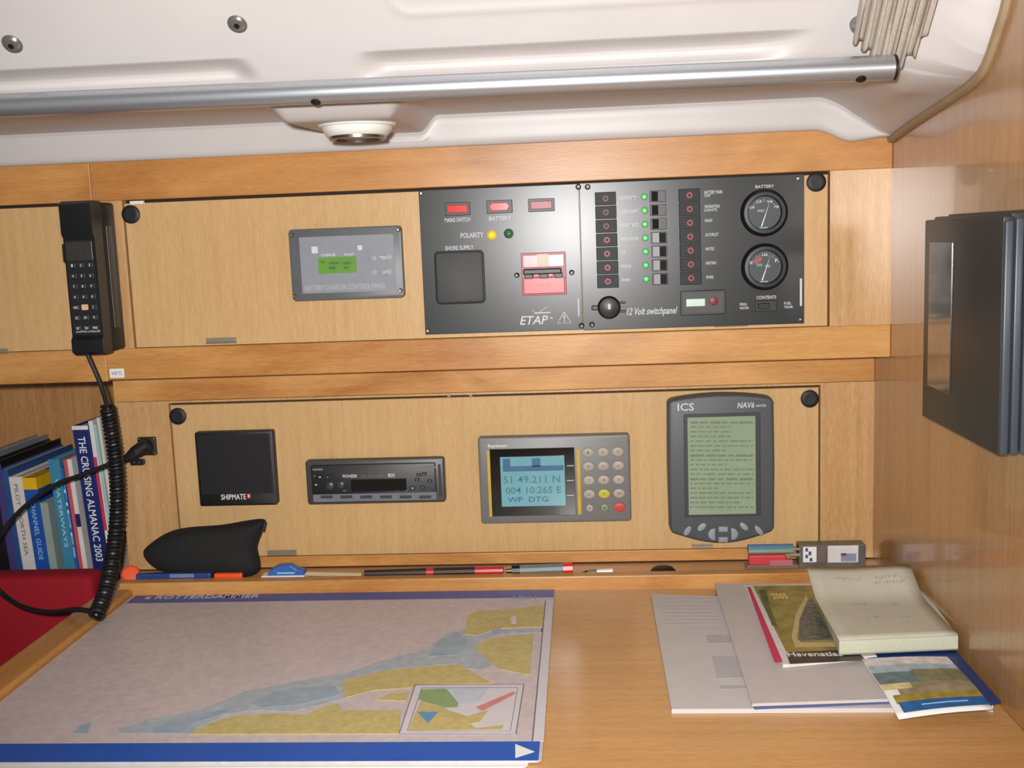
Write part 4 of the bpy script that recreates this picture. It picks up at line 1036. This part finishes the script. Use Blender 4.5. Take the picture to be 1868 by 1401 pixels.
# pens and pencils lying along the tray, resting high on its rail
def rodx(name, pxa, pxb, py0, py1, y, r, segs, label, cat, group=None):
    a, b = tray(pxa, py0, y), tray(pxb, py1, y); zz_ = max(TF+r, .5*(a.z+b.z))
    a.z = max(TF+r, a.z); b.z = max(TF+r, b.z)
    T_ = thing(name, ((a.x+b.x)/2, y, TF), label, cat, group)
    for nm, t0, t1, r0, r1, mt in segs: obj(nm, tube([a.lerp(b, t0), a.lerp(b, t1)], [r*r0, r*r1], 10), mt, T_, True)
    return T_
M_pred = pm('pen_red', (190, 36, 40), .35); M_dark = pm('dark_wood', (44, 30, 26), .5)
rodx('pencil', 665, 918, 1046.5, 1040.5, -.068, .0056, [('handle', 0, .45, .9, 1, M_dark), ('red_shaft', .45, 1, 1.05, 1.0, M_pred), ('dark_side', .40, .80, 1.04, 1.06, M_dark)], 'long dark and red pencil lying in the tray', 'pencil')
rodx('marker_pen', 922, 1045, 1041.5, 1036.5, -.064, .0074, [('tip', 0, .12, .35, .5, M_steel), ('barrel', .12, .86, 1, 1, pm('pen_grey', (112, 118, 116), .45)), ('clip', .10, .22, 1.06, 1.06, M_black), ('red_cap', .86, 1, 1.12, 1.12, pm('cap_red', (214, 50, 50), .35))], 'grey marker pen with a red end cap', 'pen')
rodx('pencil', 1060, 1118, 1045, 1042, -.068, .0036, [('tip', 0, .2, .15, .9, M_dark), ('shaft', .2, .55, .9, 1, pm('pencil_green', (112, 108, 70), .5)), ('white_end', .5, 1, 1.05, 1.05, M_white)], 'short thin pencil with a white end right of the marker', 'pencil')
rodx('clear_ruler', 560, 660, 1047, 1049, -.066, .0032, [('strip', 0, 1, 1, 1, pm('clear_plastic', (190, 172, 140), .2))], 'pale clear plastic strip between eraser and dark pencil', 'ruler')
p = tray(1210, 1047, -.063)
tag(obj('black_cap', lathe((p.x, -.063, TF), (0, 0, 1), [(.0165, 0), (.0165, .009), (.013, .0125), (.006, .0140), (0, .0142)], 26), M_black2, at=(p.x, -.063, TF), smooth_=True), 'small round black cap in the tray below the weather receiver', 'cap')
# bundle of crayons and a boxed card at the right end
def slabY(name, px, y, dep, mat, parent):
    q = rectY(*px, y); return obj(name, box(q[0], q[1], y, y+dep, q[2], q[3], .0008), mat, parent)
yk = -.040
CB = thing('crayon_box', (tray(1410, 1035, yk).x, yk+.01, TF), 'clear box of red and blue crayons below the weather receiver', 'box')
qa = rectY(1362, 996, 1458, 1036, yk)
zb0 = TF+.0005
obj('tray_base', box(qa[0], qa[1], yk+.001, yk+.022, zb0, qa[2]+.004, .001), pm('crayon_case', (120, 104, 88), .35), CB)
for i in range(4):
    zz0 = lerp(qa[3]-.005, qa[2]+.022, i/3); c = [(64, 104, 156), (86, 128, 150), (96, 132, 120), (120, 150, 140)][i]
    obj('crayon', tube([(qa[0]+.003, yk+.012-.002*i, zz0), (qa[1]-.006, yk+.012-.002*i, zz0)], .0034, 8), pm('crayon_%d' % i, c, .5), CB, True)
obj('red_crayon', box(qa[0]+.003, qa[0]+.052, yk, yk+.012, qa[2]+.004, qa[2]+.018, .002), pm('crayon_red', (204, 62, 70), .45), CB)
obj('pink_label', box(qa[0]+.030, qa[1]-.008, yk-.0006, yk+.01, qa[2]+.003, qa[2]+.011, .001), pm('crayon_pink', (176, 104, 112), .5), CB)
CD = thing('card_box', (tray(1520, 1030, yk).x, yk+.01, TF), 'low dark box with white label card behind the writing pad', 'box')
qb = rectY(1436, 994, 1580, 1031, yk)
z0b = TF+.0005
obj('case', box(qa[1]+.0005, qb[1], yk+.003, yk+.024, z0b, qb[3]-.002, .001), pm('case_dark', (96, 92, 84), .4, var=.2), CD)
for px, mt in (((1465, 998, 1490, 1026), M_white), ((1510, 996, 1566, 1026), pm('card_white', (214, 208, 206), .5)), ((1492, 999, 1508, 1027), pm('card_brown', (112, 92, 92), .5, var=.2)), ((1440, 1000, 1460, 1004), pm('card_grey', (140, 136, 120), .5)), ((1440, 1010, 1460, 1015), pm('card_grey', (140, 136, 120), .5))):
    slabY('card', px, yk+.0022, .002, mt, CD)
bars([(1469, 1000, 1474, 1006), (1475, 1006, 1480, 1013), (1469, 1012, 1474, 1018), (1477, 1018, 1482, 1024)], yk+.0022, pm('navy_print', (60, 76, 130), .5), CD, 'print')
bars([(1534, 1010, 1562, 1024)], yk+.0022, pm('blue_grey_print', (132, 140, 170), .5), CD, 'print'); bars([(1534, 1009, 1544, 1014)], yk+.0020, pm('red_grey_print', (110, 70, 84), .5), CD, 'print')
